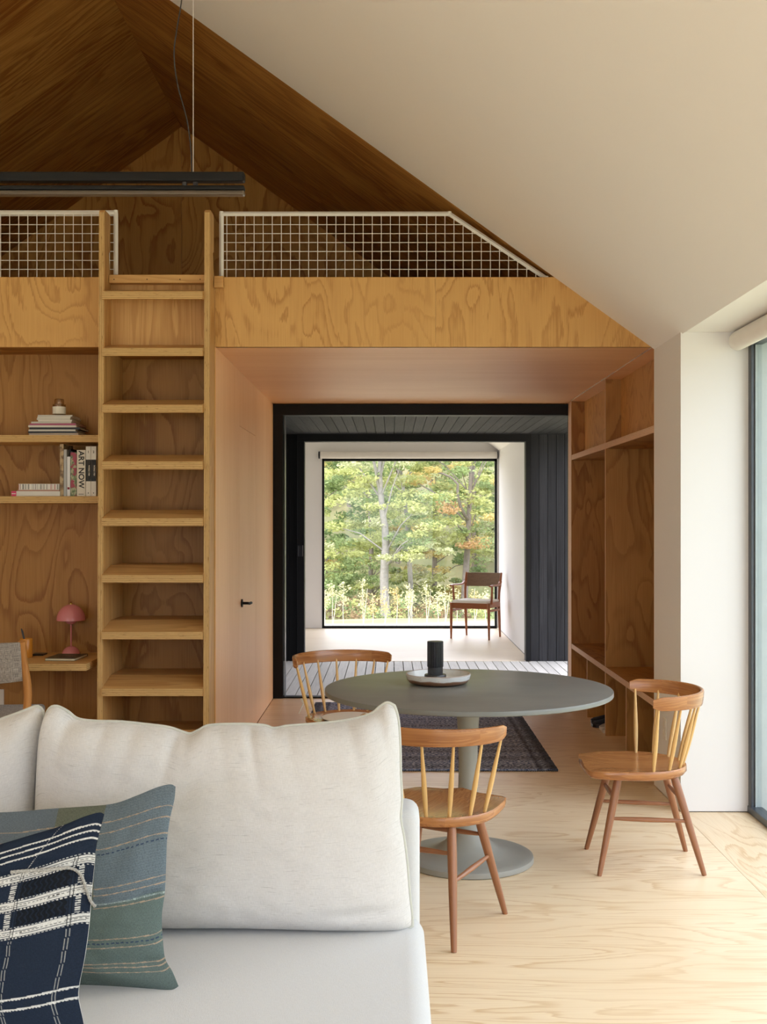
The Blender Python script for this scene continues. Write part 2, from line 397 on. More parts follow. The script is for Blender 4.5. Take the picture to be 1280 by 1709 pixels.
# alcove with desk
al = structure('wall_front_1', 'plywood lining of the desk alcove and ladder niche')
obj('panel', bbox(-3.3, -1.56, NB, NB+.02, 0, FZ0), M['ply_shaded'], al)
obj('panel', bbox(-1.54, -.99, NB-.02, NB, 0, FZ0-.02), M['ply_shaded'], al)
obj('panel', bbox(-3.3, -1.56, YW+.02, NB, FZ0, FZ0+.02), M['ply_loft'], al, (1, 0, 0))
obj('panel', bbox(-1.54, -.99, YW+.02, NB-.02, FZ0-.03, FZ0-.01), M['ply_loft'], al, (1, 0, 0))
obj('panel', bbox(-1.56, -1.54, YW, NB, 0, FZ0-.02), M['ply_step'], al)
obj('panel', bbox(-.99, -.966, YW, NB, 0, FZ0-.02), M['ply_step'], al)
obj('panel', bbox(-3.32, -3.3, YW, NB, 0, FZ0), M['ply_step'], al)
# passage: left lining with a flush door, soffit
pl = structure('wall_passage_left', 'vertical grained fir wall of the passage')
PX = -.964
def lin(y0, y1, z0, z1, par=pl, n='panel'): return obj(n, bbox(PX-.02, PX, y0+.0012, y1-.0012, z0+.001, z1-.001), M['fir'], par, (0, 0, 1))
lin(6.272, 7.27, 0, FZ0); lin(7.27, 8.12, 2.063, FZ0); lin(8.12, 9.325, 0, FZ0)
obj('backing', bbox(PX-.05, PX-.021, 6.30, 9.33, 0, FZ0), M['ink'], pl)
d1 = structure('door_1', 'flush fir door with a black lever handle')
lin(7.27, 8.12, 0.004, 2.063, d1, 'door_leaf')
hz = 1.462-138*7.38/1900
hb = lathe([(0, 0), (.026, 0), (.026, .010), (0, .010)], 24)
hh = obj('handle_rose', hb, M['black'], d1, smooth=True, loc=(PX, 7.345, hz)); hh.rotation_euler = (0, pi/2, 0)
obj('handle', tube([(PX, 7.345, hz), (PX+.045, 7.345, hz), (PX+.05, 7.36, hz-.003), (PX+.05, 7.46, hz-.006)], .009, 10), M['black'], d1, smooth=True)
pc = structure('ceiling_passage', 'fir boarded passage soffit')
ys = [YW+.001, 6.78, 7.28, 7.79, 8.30, 8.81, YB-.005]
for a, b in zip(ys, ys[1:]): obj('panel', bbox(PX-.02, 1.90, a, b-.0006, FZ0, FZ0+.02), M['fir'], pc, (1, 0, 0))
# end of passage: black frame
d2 = structure('door_2', 'black steel frame of the opening to the covered deck')
obj('door_frame', bbox(PX-.003, -.884, 9.33, 9.42, 0, 2.33), M['black'], d2)
obj('door_frame', bbox(PX-.003, 1.478, 9.325, 9.45, 2.322, FZ0-.004), M['black'], d2)
obj('door_frame', bbox(1.463, 1.478, 9.33, 9.42, 0, 2.33), M['black'], d2)
obj('threshold', bbox(-.884, 1.463, 9.34, 9.42, -.02, .012), M['black'], d2)
obj('track', bbox(-.875, -.870, 9.36, 9.46, 0, 2.32), M['dark_frame'], d2)
wo = structure('wall_outer', 'outer wall beside the passage end')
obj('wall_panel', bbox(LX-.1, PX-.003, 9.34, 9.44, -.05, 2.42), M['ink'], wo)
obj('wall_panel', bbox(1.478, 2.06, 9.33, 9.44, -.05, 2.42), M['fir'], wo)
obj('wall_panel', bbox(LX-.1, 2.06, 9.431, 9.45, 2.33, 2.60), M['ink'], wo)
# covered deck between the two houses
dk = structure('deck', 'pale grey deck boards running between the two houses')
proto = None; pitch = .0925
x = -3.2
while x < 2.0:
    if proto is None:
        proto = obj('deck_board', bbox(0, pitch-.0075, 9.45, 11.83, -.03, -.001, .001), M['deck'], dk, (0, 1, 0)); o = proto
    else:
        o = proto.copy(); COL.objects.link(o); o.parent = dk
    o.location.x = x; x += pitch
obj('joists', bbox(-3.2, 2.05, 9.45, 11.8, -.12, -.06), M['ink'], dk)
cb = structure('ceiling_deck', 'charcoal boarded ceiling over the deck')
proto = None; x = -3.2
while x < 2.0:
    if proto is None:
        proto = obj('board', bbox(0, pitch-.004, 9.45, 11.83, 2.352, 2.37, .001), M['char'], cb, (0, 1, 0)); o = proto
    else:
        o = proto.copy(); COL.objects.link(o); o.parent = cb
    o.location.x = x; x += pitch
obj('roof_slab', bbox(-3.3, 2.08, 9.45, 11.83, 2.375, 2.50), M['ink'], cb)
fc = structure('wall_far_facade', 'charred timber facade of the far house')
OX0, OX1, OZ = -.893, 1.398, 2.274
proto = None; x = 1.452
while x < 2.0:
    if proto is None:
        proto = obj('board', bbox(0, .0845, YF+.0, YF+.02, -.004, 2.40, .001), M['char'], fc); o = proto
    else:
        o = proto.copy(); COL.objects.link(o); o.parent = fc
    o.location.x = x; x += .0885
proto2 = None; x = -.965-.0885
while x > -3.6:
    if proto2 is None:
        proto2 = obj('board', bbox(0, .0845, YF, YF+.02, -.004, 2.40, .001), M['ink'], fc); o = proto2
    else:
        o = proto2.copy(); COL.objects.link(o); o.parent = fc
    o.location.x = x; x -= .0885
obj('sheathing', bbox(1.447, 2.05, YF+.021, YF+.12, 0, 2.42), M['ink'], fc)
obj('sheathing', bbox(LX-.12, -.966, YF+.021, YF+.12, 0, 2.42), M['ink'], fc)
obj('gable_panel', prism([(LX-.1, YF+.03, 2.37), (EX+.1, YF+.03, 2.37), (EX+.1, YF+.03, 2.5), (RX, YF+.03, RZ+.1), (LX-.1, YF+.03, 2.5)], (0, .08, 0)), M['ink'], fc)
obj('lintel', bbox(-.966, 1.447, YF+.03, YF+.12, OZ+.01, 2.42), M['ink'], fc)
d3 = structure('door_3', 'black frame of the far room opening')
obj('door_frame', bbox(-.966, OX0, YF-.03, YF+.11, 0, OZ+.09, .002), M['black'], d3)
obj('door_frame', bbox(OX1, 1.447, YF-.03, YF+.11, 0, OZ+.09, .002), M['black'], d3)
obj('door_frame', bbox(-.966, 1.447, YF-.035, YF+.11, OZ, OZ+.097, .002), M['black'], d3)
obj('handle', bbox(-.957, -.905, YF-.055, YF-.03, 1.085, 1.205, .008, 2), M['blackiron'], d3)
# far room
ff = structure('floor_far', 'pale timber floor of the far room')
for k in range(4): obj('panel', bbox(LX, EX, YF+.0+.9*k, YF+.899+.9*k-(.05 if k == 3 else 0), -.02, .002), M['floor_far'], ff, (1, 0, 0))
wfr = structure('wall_far_right', 'white side wall of the far room')
obj('wall_panel', bbox(EX+.004, EX+.12, YF+.12, 15.5, 0.004, 2.45), M['white'], wfr)
obj('shadow_gap', bbox(EX+.002, EX+.1, YF+.12, YG, 0, .008), M['blackiron'], wfr)
wfl = structure('wall_far_left', 'white left wall of the far room')
obj('wall_panel', bbox(LX-.12, LX, YF+.12, 12.2, 0, 2.45), M['white'], wfl); obj('wall_panel', bbox(LX-.12, LX, 15.1, 15.5, 0, 2.45), M['white'], wfl)
w4 = structure('window_added', 'added unseen side glazing that brightens the far room'); obj('pane', bbox(LX-.06, LX-.058, 12.2, 15.1, 0, 2.42), M['glass'], w4)  # unseen glazing, added to brighten the far room
wfb = structure('wall_far_back', 'white gable wall around the big far window')
GX0, GX1, GZ = -.925, 1.432, 2.292
obj('wall_panel', bbox(LX, GX0, YG, YG+.15, .006, GZ), M['white'], wfb)
obj('wall_panel', bbox(GX1, EX+.1, YG, YG+.15, .006, GZ), M['white'], wfb)
obj('wall_panel', prism([(LX-.05, YG, GZ), (EX+.05, YG, GZ), (EX+.05, YG, roof(EX)+.05), (RX, YG, RZ+.05), (LX-.05, YG, roof(LX)+.05)], (0, .15, 0)), M['white'], wfb)
obj('shadow_gap', bbox(LX, GX0, YG+.001, YG+.1, 0, .006), M['blackiron'], wfb)
cf = structure('ceiling_far', 'white sloping ceiling of the far room')
for s in (1, -1):
    e2 = EX+.06 if s > 0 else LX-.06
    obj('slope', prism([(RX, YF+.03, RZ), (RX, 15.5, RZ), (e2, 15.5, roof(e2)), (e2, YF+.03, roof(e2))], (0, 0, .12)), M['ceil'], cf, (0, 1, 0))
w2 = structure('window_2', 'big square picture window looking at the woods')
fr = .028
obj('window_frame', bbox(GX0, GX0+fr, YG-.005, YG+.06, 0, GZ), M['black'], w2)
obj('window_frame', bbox(GX1-fr, GX1, YG-.005, YG+.06, 0, GZ), M['black'], w2)
obj('window_frame', bbox(GX0, GX1, YG-.005, YG+.06, GZ-.035, GZ), M['black'], w2)
obj('window_frame', bbox(GX0, GX1, YG-.008, YG+.06, .0, .035), M['black'], w2)
obj('pane', bbox(GX0+fr, GX1-fr, YG+.03, YG+.032, .03, GZ-.03), M['glass'], w2)
fb = empty('roller_blind', (0, 0, 0)); tag(fb, 'rolled up cream blind across the top of the far picture window', 'blind')
obj('blind_roll', tube([(GX0-.02, YG-.06, 2.335), (GX1-.005, YG-.06, 2.335)], .047, 20), M['blind'], fb, smooth=True)
obj('end_cap', tube([(GX0-.045, YG-.06, 2.335), (GX0-.02, YG-.06, 2.335)], .05, 20), M['blackiron'], fb, smooth=True)
obj('end_cap', tube([(GX1-.005, YG-.06, 2.335), (GX1+.010, YG-.06, 2.335)], .05, 20), M['blackiron'], fb, smooth=True)
sb = empty('roller_blind', (0, 0, 0)); tag(sb, 'fat cream roller blind housing above the tall side glazing at right', 'blind')
obj('blind_roll', tube([(1.722, 5.645, 2.352), (1.722, -2.2, 2.352)], .044, 28, ell=(1, 1.1)), M['blind'], sb, smooth=True)
obj('end_cap', tube([(1.722, 5.672, 2.352), (1.722, 5.66, 2.352), (1.722, 5.646, 2.352)], [.034, .042, .0435], 28, ell=(1, 1.1)), M['blind'], sb, smooth=True)

# ------------------------------------------------------------------ built-in shelving right of the passage
su = empty('open_shelving', (0, 0, 0)); tag(su, 'built-in plywood shelving recessed along the right side of the passage', 'shelving')
UX = 1.455; UB = 1.895; UT = 1.56
def up(n, x0, x1, y0, y1, z0, z1, g=(0, 0, 1), mat='ply_shaded', edge=True):
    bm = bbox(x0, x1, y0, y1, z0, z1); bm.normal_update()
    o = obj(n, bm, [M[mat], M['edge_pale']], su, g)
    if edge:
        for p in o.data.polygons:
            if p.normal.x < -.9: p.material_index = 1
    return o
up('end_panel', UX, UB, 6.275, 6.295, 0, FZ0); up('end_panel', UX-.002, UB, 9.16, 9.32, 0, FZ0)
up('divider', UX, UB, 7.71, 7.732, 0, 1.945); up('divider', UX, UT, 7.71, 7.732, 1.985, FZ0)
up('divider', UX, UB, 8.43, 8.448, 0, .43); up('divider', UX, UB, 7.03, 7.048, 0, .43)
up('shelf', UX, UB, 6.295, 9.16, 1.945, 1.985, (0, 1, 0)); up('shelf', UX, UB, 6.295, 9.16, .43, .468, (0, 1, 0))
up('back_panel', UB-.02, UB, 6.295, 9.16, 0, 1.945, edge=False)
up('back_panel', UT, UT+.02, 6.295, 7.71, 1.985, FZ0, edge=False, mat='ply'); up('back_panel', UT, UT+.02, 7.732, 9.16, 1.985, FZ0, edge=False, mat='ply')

# ------------------------------------------------------------------ loft ladder
la = empty('loft_ladder', (0, 0, 0)); tag(la, 'fixed plywood ladder with eight broad treads leading up to the loft', 'ladder')
LYF, LYB = 6.085, 6.268
def stringer(x0, x1, s):
    prof = [(LYF, .0), (LYB, .0), (LYB, 2.81), (LYB-.02, 2.84), (LYB-.035, 2.90), (LYB-.045, 2.92), (LYB-.012, 2.935), (LYB-.008, 3.115), (LYB-.02, 3.135), (LYF+.06, 3.135), (LYF+.045, 3.12)]
    bm = prism([(x0, y, z) for y, z in prof], (x1-x0, 0, 0))
    o = obj('stringer', bm, [M['ply_step'], M['edge']], la, (0, 0, 1))
    for p in o.data.polygons:
        if p.normal.y < -.9: p.material_index = 1
    return o
stringer(-1.570, -1.541, 0); stringer(-1.003, -.972, 1)
for k in range(8):
    zt = .563+.3027*k; d0, d1_ = LYF-.014, LYB
    rise = .047
    x0, x1 = -1.5405, -1.0035
    bm = bmesh.new()
    pr = [(d0, zt-.040), (d0, zt), (d0+.004, zt+.002), (d1_, zt+rise), (d1_, zt+rise-.036), (d0+.012, zt-.042)]
    prism([(x0, y, z) for y, z in pr], (x1-x0, 0, 0), bm=bm)
    o = obj('tread', bm, [M['ply_step'], M['edge']], la, (1, 0, 0))
    for p in o.data.polygons:
        if p.normal.y < -.9: p.material_index = 1
nr = empty('niche_shelving', (0, 0, 0)); tag(nr, 'plywood shelves inside the niche behind the ladder', 'shelf')
for k in range(-1, 6):
    zt = .563+.3027*k+.047
    obj('shelf', bbox(-1.539, -.992, YW+.001, NB-.021, zt-.034, zt), M['ply_step'], nr, (1, 0, 0))

# ------------------------------------------------------------------ loft railings
def railing(name_label, outline, x0, x1, xph):
    r = empty('loft_railing', (0, 0, 0)); tag(r, name_label, 'railing', None)
    Y = 6.305; bm = bmesh.new()
    for a, b in zip(outline, outline[1:]):
        tube([(a[0], Y, a[1]), (b[0], Y, b[1])], .0125, 4, bm)
        lathe([(0, -.0125), (.0115, -.0125), (.0115, .0125), (0, .0125)], 8, bm, (b[0], Y, b[1]))
    obj('frame', bm, M['wire'], r)
    def top(x):
        for a, b in zip(outline, outline[1:]):
            if abs(a[0]-b[0]) > 1e-6 and min(a[0], b[0])-1e-6 <= x <= max(a[0], b[0])+1e-6:
                return a[1]+(b[1]-a[1])*(x-a[0])/(b[0]-a[0])
        return 2.8
    x = x0+xph
    while x < x1-.006:
        z1 = top(x)
        if z1 > 2.81: obj('wire', tube([(x, Y-.003, 2.80), (x, Y-.003, z1)], .0021, 5), M['wire'], r)
        x += .0503
    for k in range(7):
        z = 2.803+.0495*k+.048
        if z > 3.15: break
        xs = [x0, x1]
        if top(x1) < z:
            xx = x1
            while top(xx) < z and xx > x0: xx -= .004
            xs[1] = xx
        if top(x0) < z:
            xx = x0
            while top(xx) < z and xx < x1: xx += .004
            xs[0] = xx
        obj('wire', tube([(xs[0], Y+.0015, z), (xs[1], Y+.0015, z)], .0021, 5), M['wire'], r)
    return r
railing('white wire mesh loft railing right of the ladder, its top sloping down to the right', [(-.937, 2.80), (-.937, 3.158), (.325, 3.158), (.862, 2.80)], -.937, .862, .03)
railing('white wire mesh loft railing left of the ladder, running out of the picture', [(-1.522, 2.80), (-1.522, 3.165), (-3.78, 3.165), (-4.3, 2.80)][::-1], -4.3, -1.522, .028)
hi = empty('rail_bracket', (0, 0, 0))
COL.objects.unlink(hi); bpy.data.objects.remove(hi)

# ------------------------------------------------------------------ pendant lamp
pe = empty('pendant_lamp', (0, 0, 0)); tag(pe, 'long black twin bar pendant lamp hung on thin wires', 'lamp')
PY = 4.2; xR = -.538; xL = -2.89
def bar(z0, z1, y0, y1, name, mat):
    pr = []
    n = 6
    return obj(name, bbox(xL, xR, y0, y1, z0, z1, .006, 2), mat, pe, (1, 0, 0))
def Zp(y): return EYE-(y-VPY)/F*PY
bar(Zp(304.5), Zp(288.5), PY-.02, PY+.02, 'upper_bar', M['black'])
bar(Zp(319), Zp(311), PY-.02, PY+.02, 'lower_bar', M['black'])
M['diffuser'] = plain('smoked_diffuser', (.085, .062, .042), .3, .5)
bar(Zp(327), Zp(319.2), PY-.018, PY+.018, 'diffuser', M['diffuser'])
for xx in (-.76, -.72, -2.70, -2.66): obj('bracket', bbox(xx-.007, xx+.007, PY-.01, PY+.01, Zp(311.5), Zp(304)), M['blackiron'], pe)
for xx in (-.7285, -2.70): obj('wire', tube([(xx, PY, Zp(289)), (xx, PY, roof(xx)+.01)], .0016, 6), plain('steel_wire', (.55, .52, .48), .3, .5), pe)
pts = spline([P(320, 289, PY), P(318.5, 250, PY), P(312, 200, PY), P(296, 140, PY), P(290.5, 90, PY), P(295, 50, PY), P(303, 0, PY), P(306, -60, PY), P(304, -130, PY), P(308, -250, PY), P(308, -268, PY)], 50)
obj('cord', tube(pts, .0024, 6), M['blackiron'], pe, smooth=True)

# ------------------------------------------------------------------ desk, shelves and what stands on them
ds = empty('desk', (0, 0, 0)); tag(ds, 'plywood wall-mounted desk top in the alcove left of the ladder', 'desk')
def edged(name, x0, x1, y0, y1, z0, z1, par):
    o = obj(name, bbox(x0, x1, y0, y1, z0, z1), [M['ply_step'], M['edge']], par, (1, 0, 0))
    for p in o.data.polygons:
        if p.normal.y < -.9 or abs(p.normal.x) > .9: p.material_index = 1
    return o
edged('desk_top', -3.28, -1.615, 6.04, NB-.002, .662, .700, ds)
obj('support_rail', bbox(-3.28, -1.63, NB-.03, NB-.002, .60, .661), M['ply_shaded'], ds, (1, 0, 0))
s1 = empty('wall_shelf', (0, 0, 0)); tag(s1, 'upper plywood shelf in the alcove holding a stack of magazines', 'shelf'); edged('shelf_board', -3.29, -1.575, 6.272, NB-.002, 1.892, 1.930, s1)
s2 = empty('wall_shelf', (0, 0, 0)); tag(s2, 'lower plywood shelf in the alcove holding upright books', 'shelf'); edged('shelf_board', -3.29, -1.575, 6.272, NB-.002, 1.556, 1.594, s2)

def cover(col, r=.5): return plain('cover', col, r, .4, nz=.04, sc=20)
def book_up(x0, x1, h, col, label, y0=6.31, depth=.19, z=1.594, lean=0):
    t = empty('book', ((x0+x1)/2, y0, z)); w = (x1-x0)/2-.0006
    tag(t, label, 'book', 'books on the lower alcove shelf')
    bm = bbox(-w, -w+.0022, 0, depth, 0, h); bbox(w-.0022, w, 0, depth, 0, h, bm=bm); bbox(-w, w, -.001, .0022, 0, h, bm=bm)
    obj('cover', bm, cover(col) if isinstance(col, tuple) else col, t)
    obj('pages', bbox(-w+.0022, w-.0022, .0022, depth-.004, .003, h-.003), M['paper'], t)
    return t
def bx(px): return (px-VPX)/F*6.31
def bh(py, z=1.594): return EYE-(py-VPY)/F*6.31-z
def mottled(name, a, b, c, sc=40):
    t = NT(name); tc = t.new('ShaderNodeTexCoord').outputs['Object']; n = t.noise(tc, sc, 3); n2 = t.noise(t.map(tc, loc=(5, 3, 1)), sc*.7, 2)
    return t.set(t.mix(t.ramp(n2, [(.48, 0), (.56, 1)]), t.mix(t.ramp(n, [(.45, 0), (.55, 1)]), a, b), c), .45, .4)
book_up(bx(99.8), bx(106.2), bh(741), mottled('tan_cover', (.30, .20, .10), (.16, .10, .05), (.45, .33, .18)), 'tall tan mottled book, leftmost of the upright row')
book_up(bx(106.4), bx(111.4), bh(750), (.42, .42, .42), 'pale grey upright book right of the tall tan one')
book_up(bx(111.6), bx(114.2), bh(748), (.02, .02, .022), 'tall black upright book set back behind a thin white one', y0=6.36, depth=.16)
b = book_up(bx(111.6), bx(117.2), bh(762), (.70, .70, .72), 'thin white upright book with a small dark red square', y0=6.312, depth=.045)
obj('spine_mark', bbox(-.006, .006, -.0016, -.0008, .038, .050), cover((.25, .01, .03)), b)
book_up(bx(114.3), bx(117.4), bh(752), (.03, .03, .03), 'narrow black upright book beside the floral one', y0=6.36, depth=.16)
book_up(bx(117.7), bx(127.8), bh(755), mottled('floral_cover', (.10, .16, .07), (.35, .36, .22), (.30, .04, .07), 55), 'upright book with a dark floral patterned spine')
b = book_up(bx(128.2), bx(142.8), bh(751), (.66, .61, .52), 'cream upright book lettered ART NOW on its spine')
text_mesh('ART NOW', .043, M['inkprint'], b, (0, -.0016, .148), (pi/2, pi/2, 0), sx=1.0)
obj('spine_mark', bbox(-.014, .014, -.0018, -.001, .010, .013), M['inkprint'], b)
for i, (a, c, num) in enumerate(((143.2, 151.8, '1'), (152.0, 160.6, '2'))):
    b = book_up(bx(a), bx(c), bh(745), (.70, .67, .60), ('white upright book numbered 1 with a black band round it', 'white upright book numbered 2 with a black band, beside the ladder')[i])
    obj('spine_band', bbox(-.0135, .0135, -.0017, -.001, .083, .203), M['inkprint'], b)
    text_mesh(num, .018, M['inkprint'], b, (0, -.0016, .245), (pi/2, 0, 0), name='number')
    text_mesh('WORKS 1900', .010, M['paper'], b, (.004, -.0022, .143), (pi/2, pi/2, 0), name='lettering')
    obj('emblem', lathe([(0, 0), (.0035, 0), (.0035, .001), (0, .001)], 4), M['inkprint'], b, loc=(0, -.001, .018)).rotation_euler = (pi/2, 0, 0)
def book_flat(x0, x1, z0, z1, cov, label, y0=6.30, depth=.2, rz=0, group='books on the lower alcove shelf', name='book', cat='book'):
    t = empty(name, ((x0+x1)/2, y0+depth/2, z0), rz); tag(t, label, cat, group)
    w = (x1-x0)/2; d = depth/2; h = z1-z0-.0005; c = min(.0018, h*.2)
    bm = bbox(-w, w, -d, d, 0, c); bbox(-w, w, -d, d, h-c, h, bm=bm); bbox(-w, w, -d-.0006, -d+.0015, 0, h, bm=bm)
    obj('cover', bm, cov, t)
    obj('pages', bbox(-w+.002, w-.002, -d+.0015, d-.002, c, h-c), M['paper'], t)
    return t
b = book_flat(bx(20), bx(101), 1.594, 1.594+.0285, cover((.66, .64, .60)), 'thick white book lying flat with a pink spine end')
obj('spine_label', bbox(-.134, -.107, -.1014, -.1006, .0002, .0278), cover((.62, .05, .14)), b)
obj('spine_mark', bbox(-.132, -.110, -.1022, -.1014, .012, .016), cover((.75, .7, .7)), b)
b = book_flat(bx(30), bx(100), 1.6225, 1.6295, cover((.42, .20, .15)), 'thin reddish booklet lying between two white books')
b = book_flat(bx(32), bx(100), 1.6295, 1.663, cover((.64, .62, .58)), 'white book lying on top with a spine of dark and red bars')
def bars_mat():
    t = NT('striped_spine'); uv = t.new('ShaderNodeTexCoord').outputs['Object']
    n = t.noise(t.map(uv, (1, 0, 0)), 130, 2, .9); r = t.ramp(n, [(.0, 0), (.50, 0), (.53, 1)]); r.node.color_ramp.interpolation = 'CONSTANT'
    n2 = t.ramp(t.noise(t.map(uv, (1, 0, 0)), 20, 0), [(.5, 0), (.55, 1)])
    return t.set(t.mix(r, (.70, .68, .64), t.mix(n2, (.05, .05, .05), (.4, .05, .06))), .5)
obj('spine_print', bbox(-.112, .112, -.1014, -.1006, .002, .031), bars_mat(), b)
# magazines
mg = [(48, 131, 4.5, (.48, .40, .32)), (46, 128, 3.2, (.03, .03, .035)), (47, 126, 3.0, (.60, .57, .52)), (48, 132, 3.6, (.02, .02, .025)), (46, 126, 3.4, (.66, .62, .56)),
      (49, 127, 3.2, (.36, .08, .16)), (52, 120, 3.0, (.55, .52, .46)), (62, 118, 3.0, (.66, .62, .55)), (61, 117, 2.6, (.60, .58, .52)), (62, 118, 2.8, (.66, .63, .56)), (61, 118, 2.6, (.55, .52, .47))]
mlab = ['bottom magazine of the stack, tan edged', 'black magazine second from the bottom of the stack', 'cream magazine third from the bottom of the stack', 'thick black magazine in the lower half of the stack',
        'wide white magazine sticking out left in the stack', 'magenta spined magazine in the middle of the stack', 'narrow cream magazine under the top white ones', 'lowest of the four narrow white journals on the stack',
        'third from the top of the narrow white journals', 'second from the top of the narrow white journals', 'topmost narrow white journal under the candle jar']
z = 1.930; rr = random.Random(3)
for (a, c, hp, colr), lb in zip(mg, mlab):
    h = hp*.00332; xa, xc = bx(a), bx(c); wdt = xc-xa
    book_flat(xa, xc, z, z+h, cover(colr), lb, y0=6.32-(0 if hp > 2.9 else 0), depth=.195, rz=radians(rr.uniform(-3, 3)), group='magazines stacked on the upper alcove shelf', name='magazine', cat='magazine')
    z += h
cj = empty('candle_jar', (bx(91), 6.40, z)); tag(cj, 'glass candle jar with a cream label on top of the magazine stack', 'candle')
obj('jar', lathe([(0, .001), (.034, .001), (.036, .006), (.036, .066), (.034, .066), (.034, .008), (0, .006)], 28), glass('jar_glass', (.86, .80, .70), 1.2), cj, smooth=True)
obj('wax', lathe([(0, .008), (.033, .008), (.033, .04), (0, .04)], 28), plain('wax', (.72, .66, .56), .5), cj, smooth=True)
obj('label', lathe([(.0365, .012), (.0365, .052)], 28), M['paper'], cj, smooth=True)
obj('lid', lathe([(0, .066), (.026, .066), (.027, .070), (.027, .092), (.024, .096), (0, .096)], 28), glass('stopper_glass', (.80, .72, .62), 1.4), cj, smooth=True)

# table lamp
tl = empty('table_lamp', (-1.808, 6.44, .7005)); tag(tl, 'small pink domed table lamp on the alcove desk', 'lamp')
hs = lambda r, z0, n=12, a0=0, a1=90: [(r*cos(radians(a0+(a1-a0)*i/n)), z0+r*sin(radians(a0+(a1-a0)*i/n))) for i in range(n+1)]
obj('base', lathe([(0, 0)]+[(.050, 0)]+[(r, z*.98) for r, z in hs(.050, 0)], 32), M['pink'], tl, smooth=True)
obj('stem', lathe([(.0045, .046), (.0045, .182)], 12), M['pink'], tl, smooth=True)
sh = [(max(r, 0), .196+z*1.12) for r, z in hs(.080, 0, 14)]
obj('lamp_shade', lathe([(.074, .198), (.078, .194)]+sh, 40), M['pink'], tl, smooth=True)
obj('inner_shade', lathe([(0, .170)]+[(r, .204-z*.9) for r, z in hs(.036, 0, 8)][::-1], 28), M['pink'], tl, smooth=True)
obj('finial', lathe([(0, .284), (.008, .285), (.008, .290), (.004, .292), (.006, .298), (0, .301)], 14), M['brass'], tl, smooth=True)
nb = empty('notebook', (-1.785, 6.27, .7005), radians(-3)); tag(nb, 'black notebook with cream page edges lying on the desk', 'notebook')
bm = bbox(-.083, .083, -.11, .11, 0, .0015); bbox(-.083, .083, -.11, .11, .0115, .013, bm=bm); bbox(-.083, .083, .1085, .11, 0, .013, bm=bm)
obj('cover', bm, mottled('notebook_cover', (.02, .02, .018), (.05, .045, .03), (.12, .10, .06), 30), nb)
obj('pages', bbox(-.080, .080, -.107, .1085, .0015, .0115), plain('yellow_paper', (.75, .70, .50), .8), nb)
ph = obj('phone', bbox(-.035, .035, -.04, .04, 0, .008, .002), M['blackiron'], None, loc=(-1.985, 6.43, .7005)); tag(ph, 'small flat black device at the back of the desk', 'phone')
cp = empty('pen_cup', (-2.02, 6.31, .7005)); tag(cp, 'ochre glazed pen cup behind the grey chair back', 'cup')
obj('cup', lathe([(0, 0), (.032, 0), (.034, .004), (.034, .103), (.0325, .1055), (.031, .103), (.031, .006), (0, .006)], 32), M['orange'], cp, smooth=True)
pn = obj('pen', tube([(.012, 0, .008), (-.022, 0, .145), (-.027, 0, .160)], [.004, .0055, .003], 10), M['blackiron'], None, smooth=True, loc=(-2.02, 6.31, .7005)); tag(pn, 'black pen leaning in the ochre cup', 'pen')
def outlet(name, loc, rz, label):
    o = empty(name, loc, rz); tag(o, label, 'socket')
    obj('plate', bbox(-.036, .036, -.006, 0, -.058, .058, .003, 2), M['plastic'], o)
    for zz in (-.022, .022): obj('socket_face', bbox(-.014, .014, -.0075, -.005, zz-.014, zz+.014, .002), M['paper'], o)
    return o
outlet('wall_socket', (-2.262, NB-.001, .43), 0, 'pale socket plate low on the alcove wall at the left edge')
outlet('wall_socket', (EX-.0005, 6.02, .36), radians(-90), 'white socket plate on the side of the white return wall')

# ------------------------------------------------------------------ rug
def rug_mat():
    t = NT('woven_rug'); tc = t.new('ShaderNodeTexCoord').outputs['Object']
    a = t.noise(t.map(tc, (55, 62, 1)), 1, 2, .6); bnd = t.noise(t.map(tc, (.1, 9, 1)), 1, 2, .5)
    sp = t.ramp(a, [(.42, 0), (.62, 1)]); s = t.new('ShaderNodeSeparateXYZ'); t.link(tc, s.inputs[0])
    c = t.mix(sp, (.045, .050, .068), (.35, .37, .45)); c2 = t.mix(sp, (.08, .11, .20), (.48, .50, .58))
    col = t.mix(t.ramp(bnd, [(.42, 0), (.56, 1)]), c, c2)
    e = t.ramp(t.math('ABSOLUTE', t.math('SUBTRACT', s.outputs[0], .19)), [(0, 0), (.66, 0), (.68, .7), (.71, .15), (.75, .75)])
    t.bump(a, .8, .006); return t.set(t.mix(e, col, (.012, .012, .016)), .95, .1)
bm = bmesh.new(); nx, ny = 60, 70
g = [[bm.verts.new((-.60+1.575*i/nx+(mnoise.noise((j*.7, i, 0))*.004 if i in (0, nx) else 0), 6.63+2.45*j/ny+(mnoise.noise((i*.8, j, 3))*.004 if j in (0, ny) else 0), .010+.0015*mnoise.noise((i*.6, j*.6, 0)))) for i in range(nx+1)] for j in range(ny+1)]
for j in range(ny):
    for i in range(nx): bm.faces.new([g[j][i], g[j][i+1], g[j+1][i+1], g[j+1][i]])
ex = bmesh.ops.extrude_face_region(bm, geom=bm.faces[:]); bmesh.ops.translate(bm, verts=[v for v in ex['geom'] if isinstance(v, bmesh.types.BMVert)], vec=(0, 0, -.009))
rg = obj('rug', bm, rug_mat(), None); tag(rg, 'dark blue-grey woven rug lying in the passage', 'rug')
bm = bmesh.new()
for k in range(150):
    x = -.59+1.555*k/149; bbox(x, x+.004, 6.615+random.uniform(-.004, .004), 6.632, .001, .006, bm=bm)
o = obj('fringe', bm, M['blackiron'], rg); o['kind'] = 'stuff'

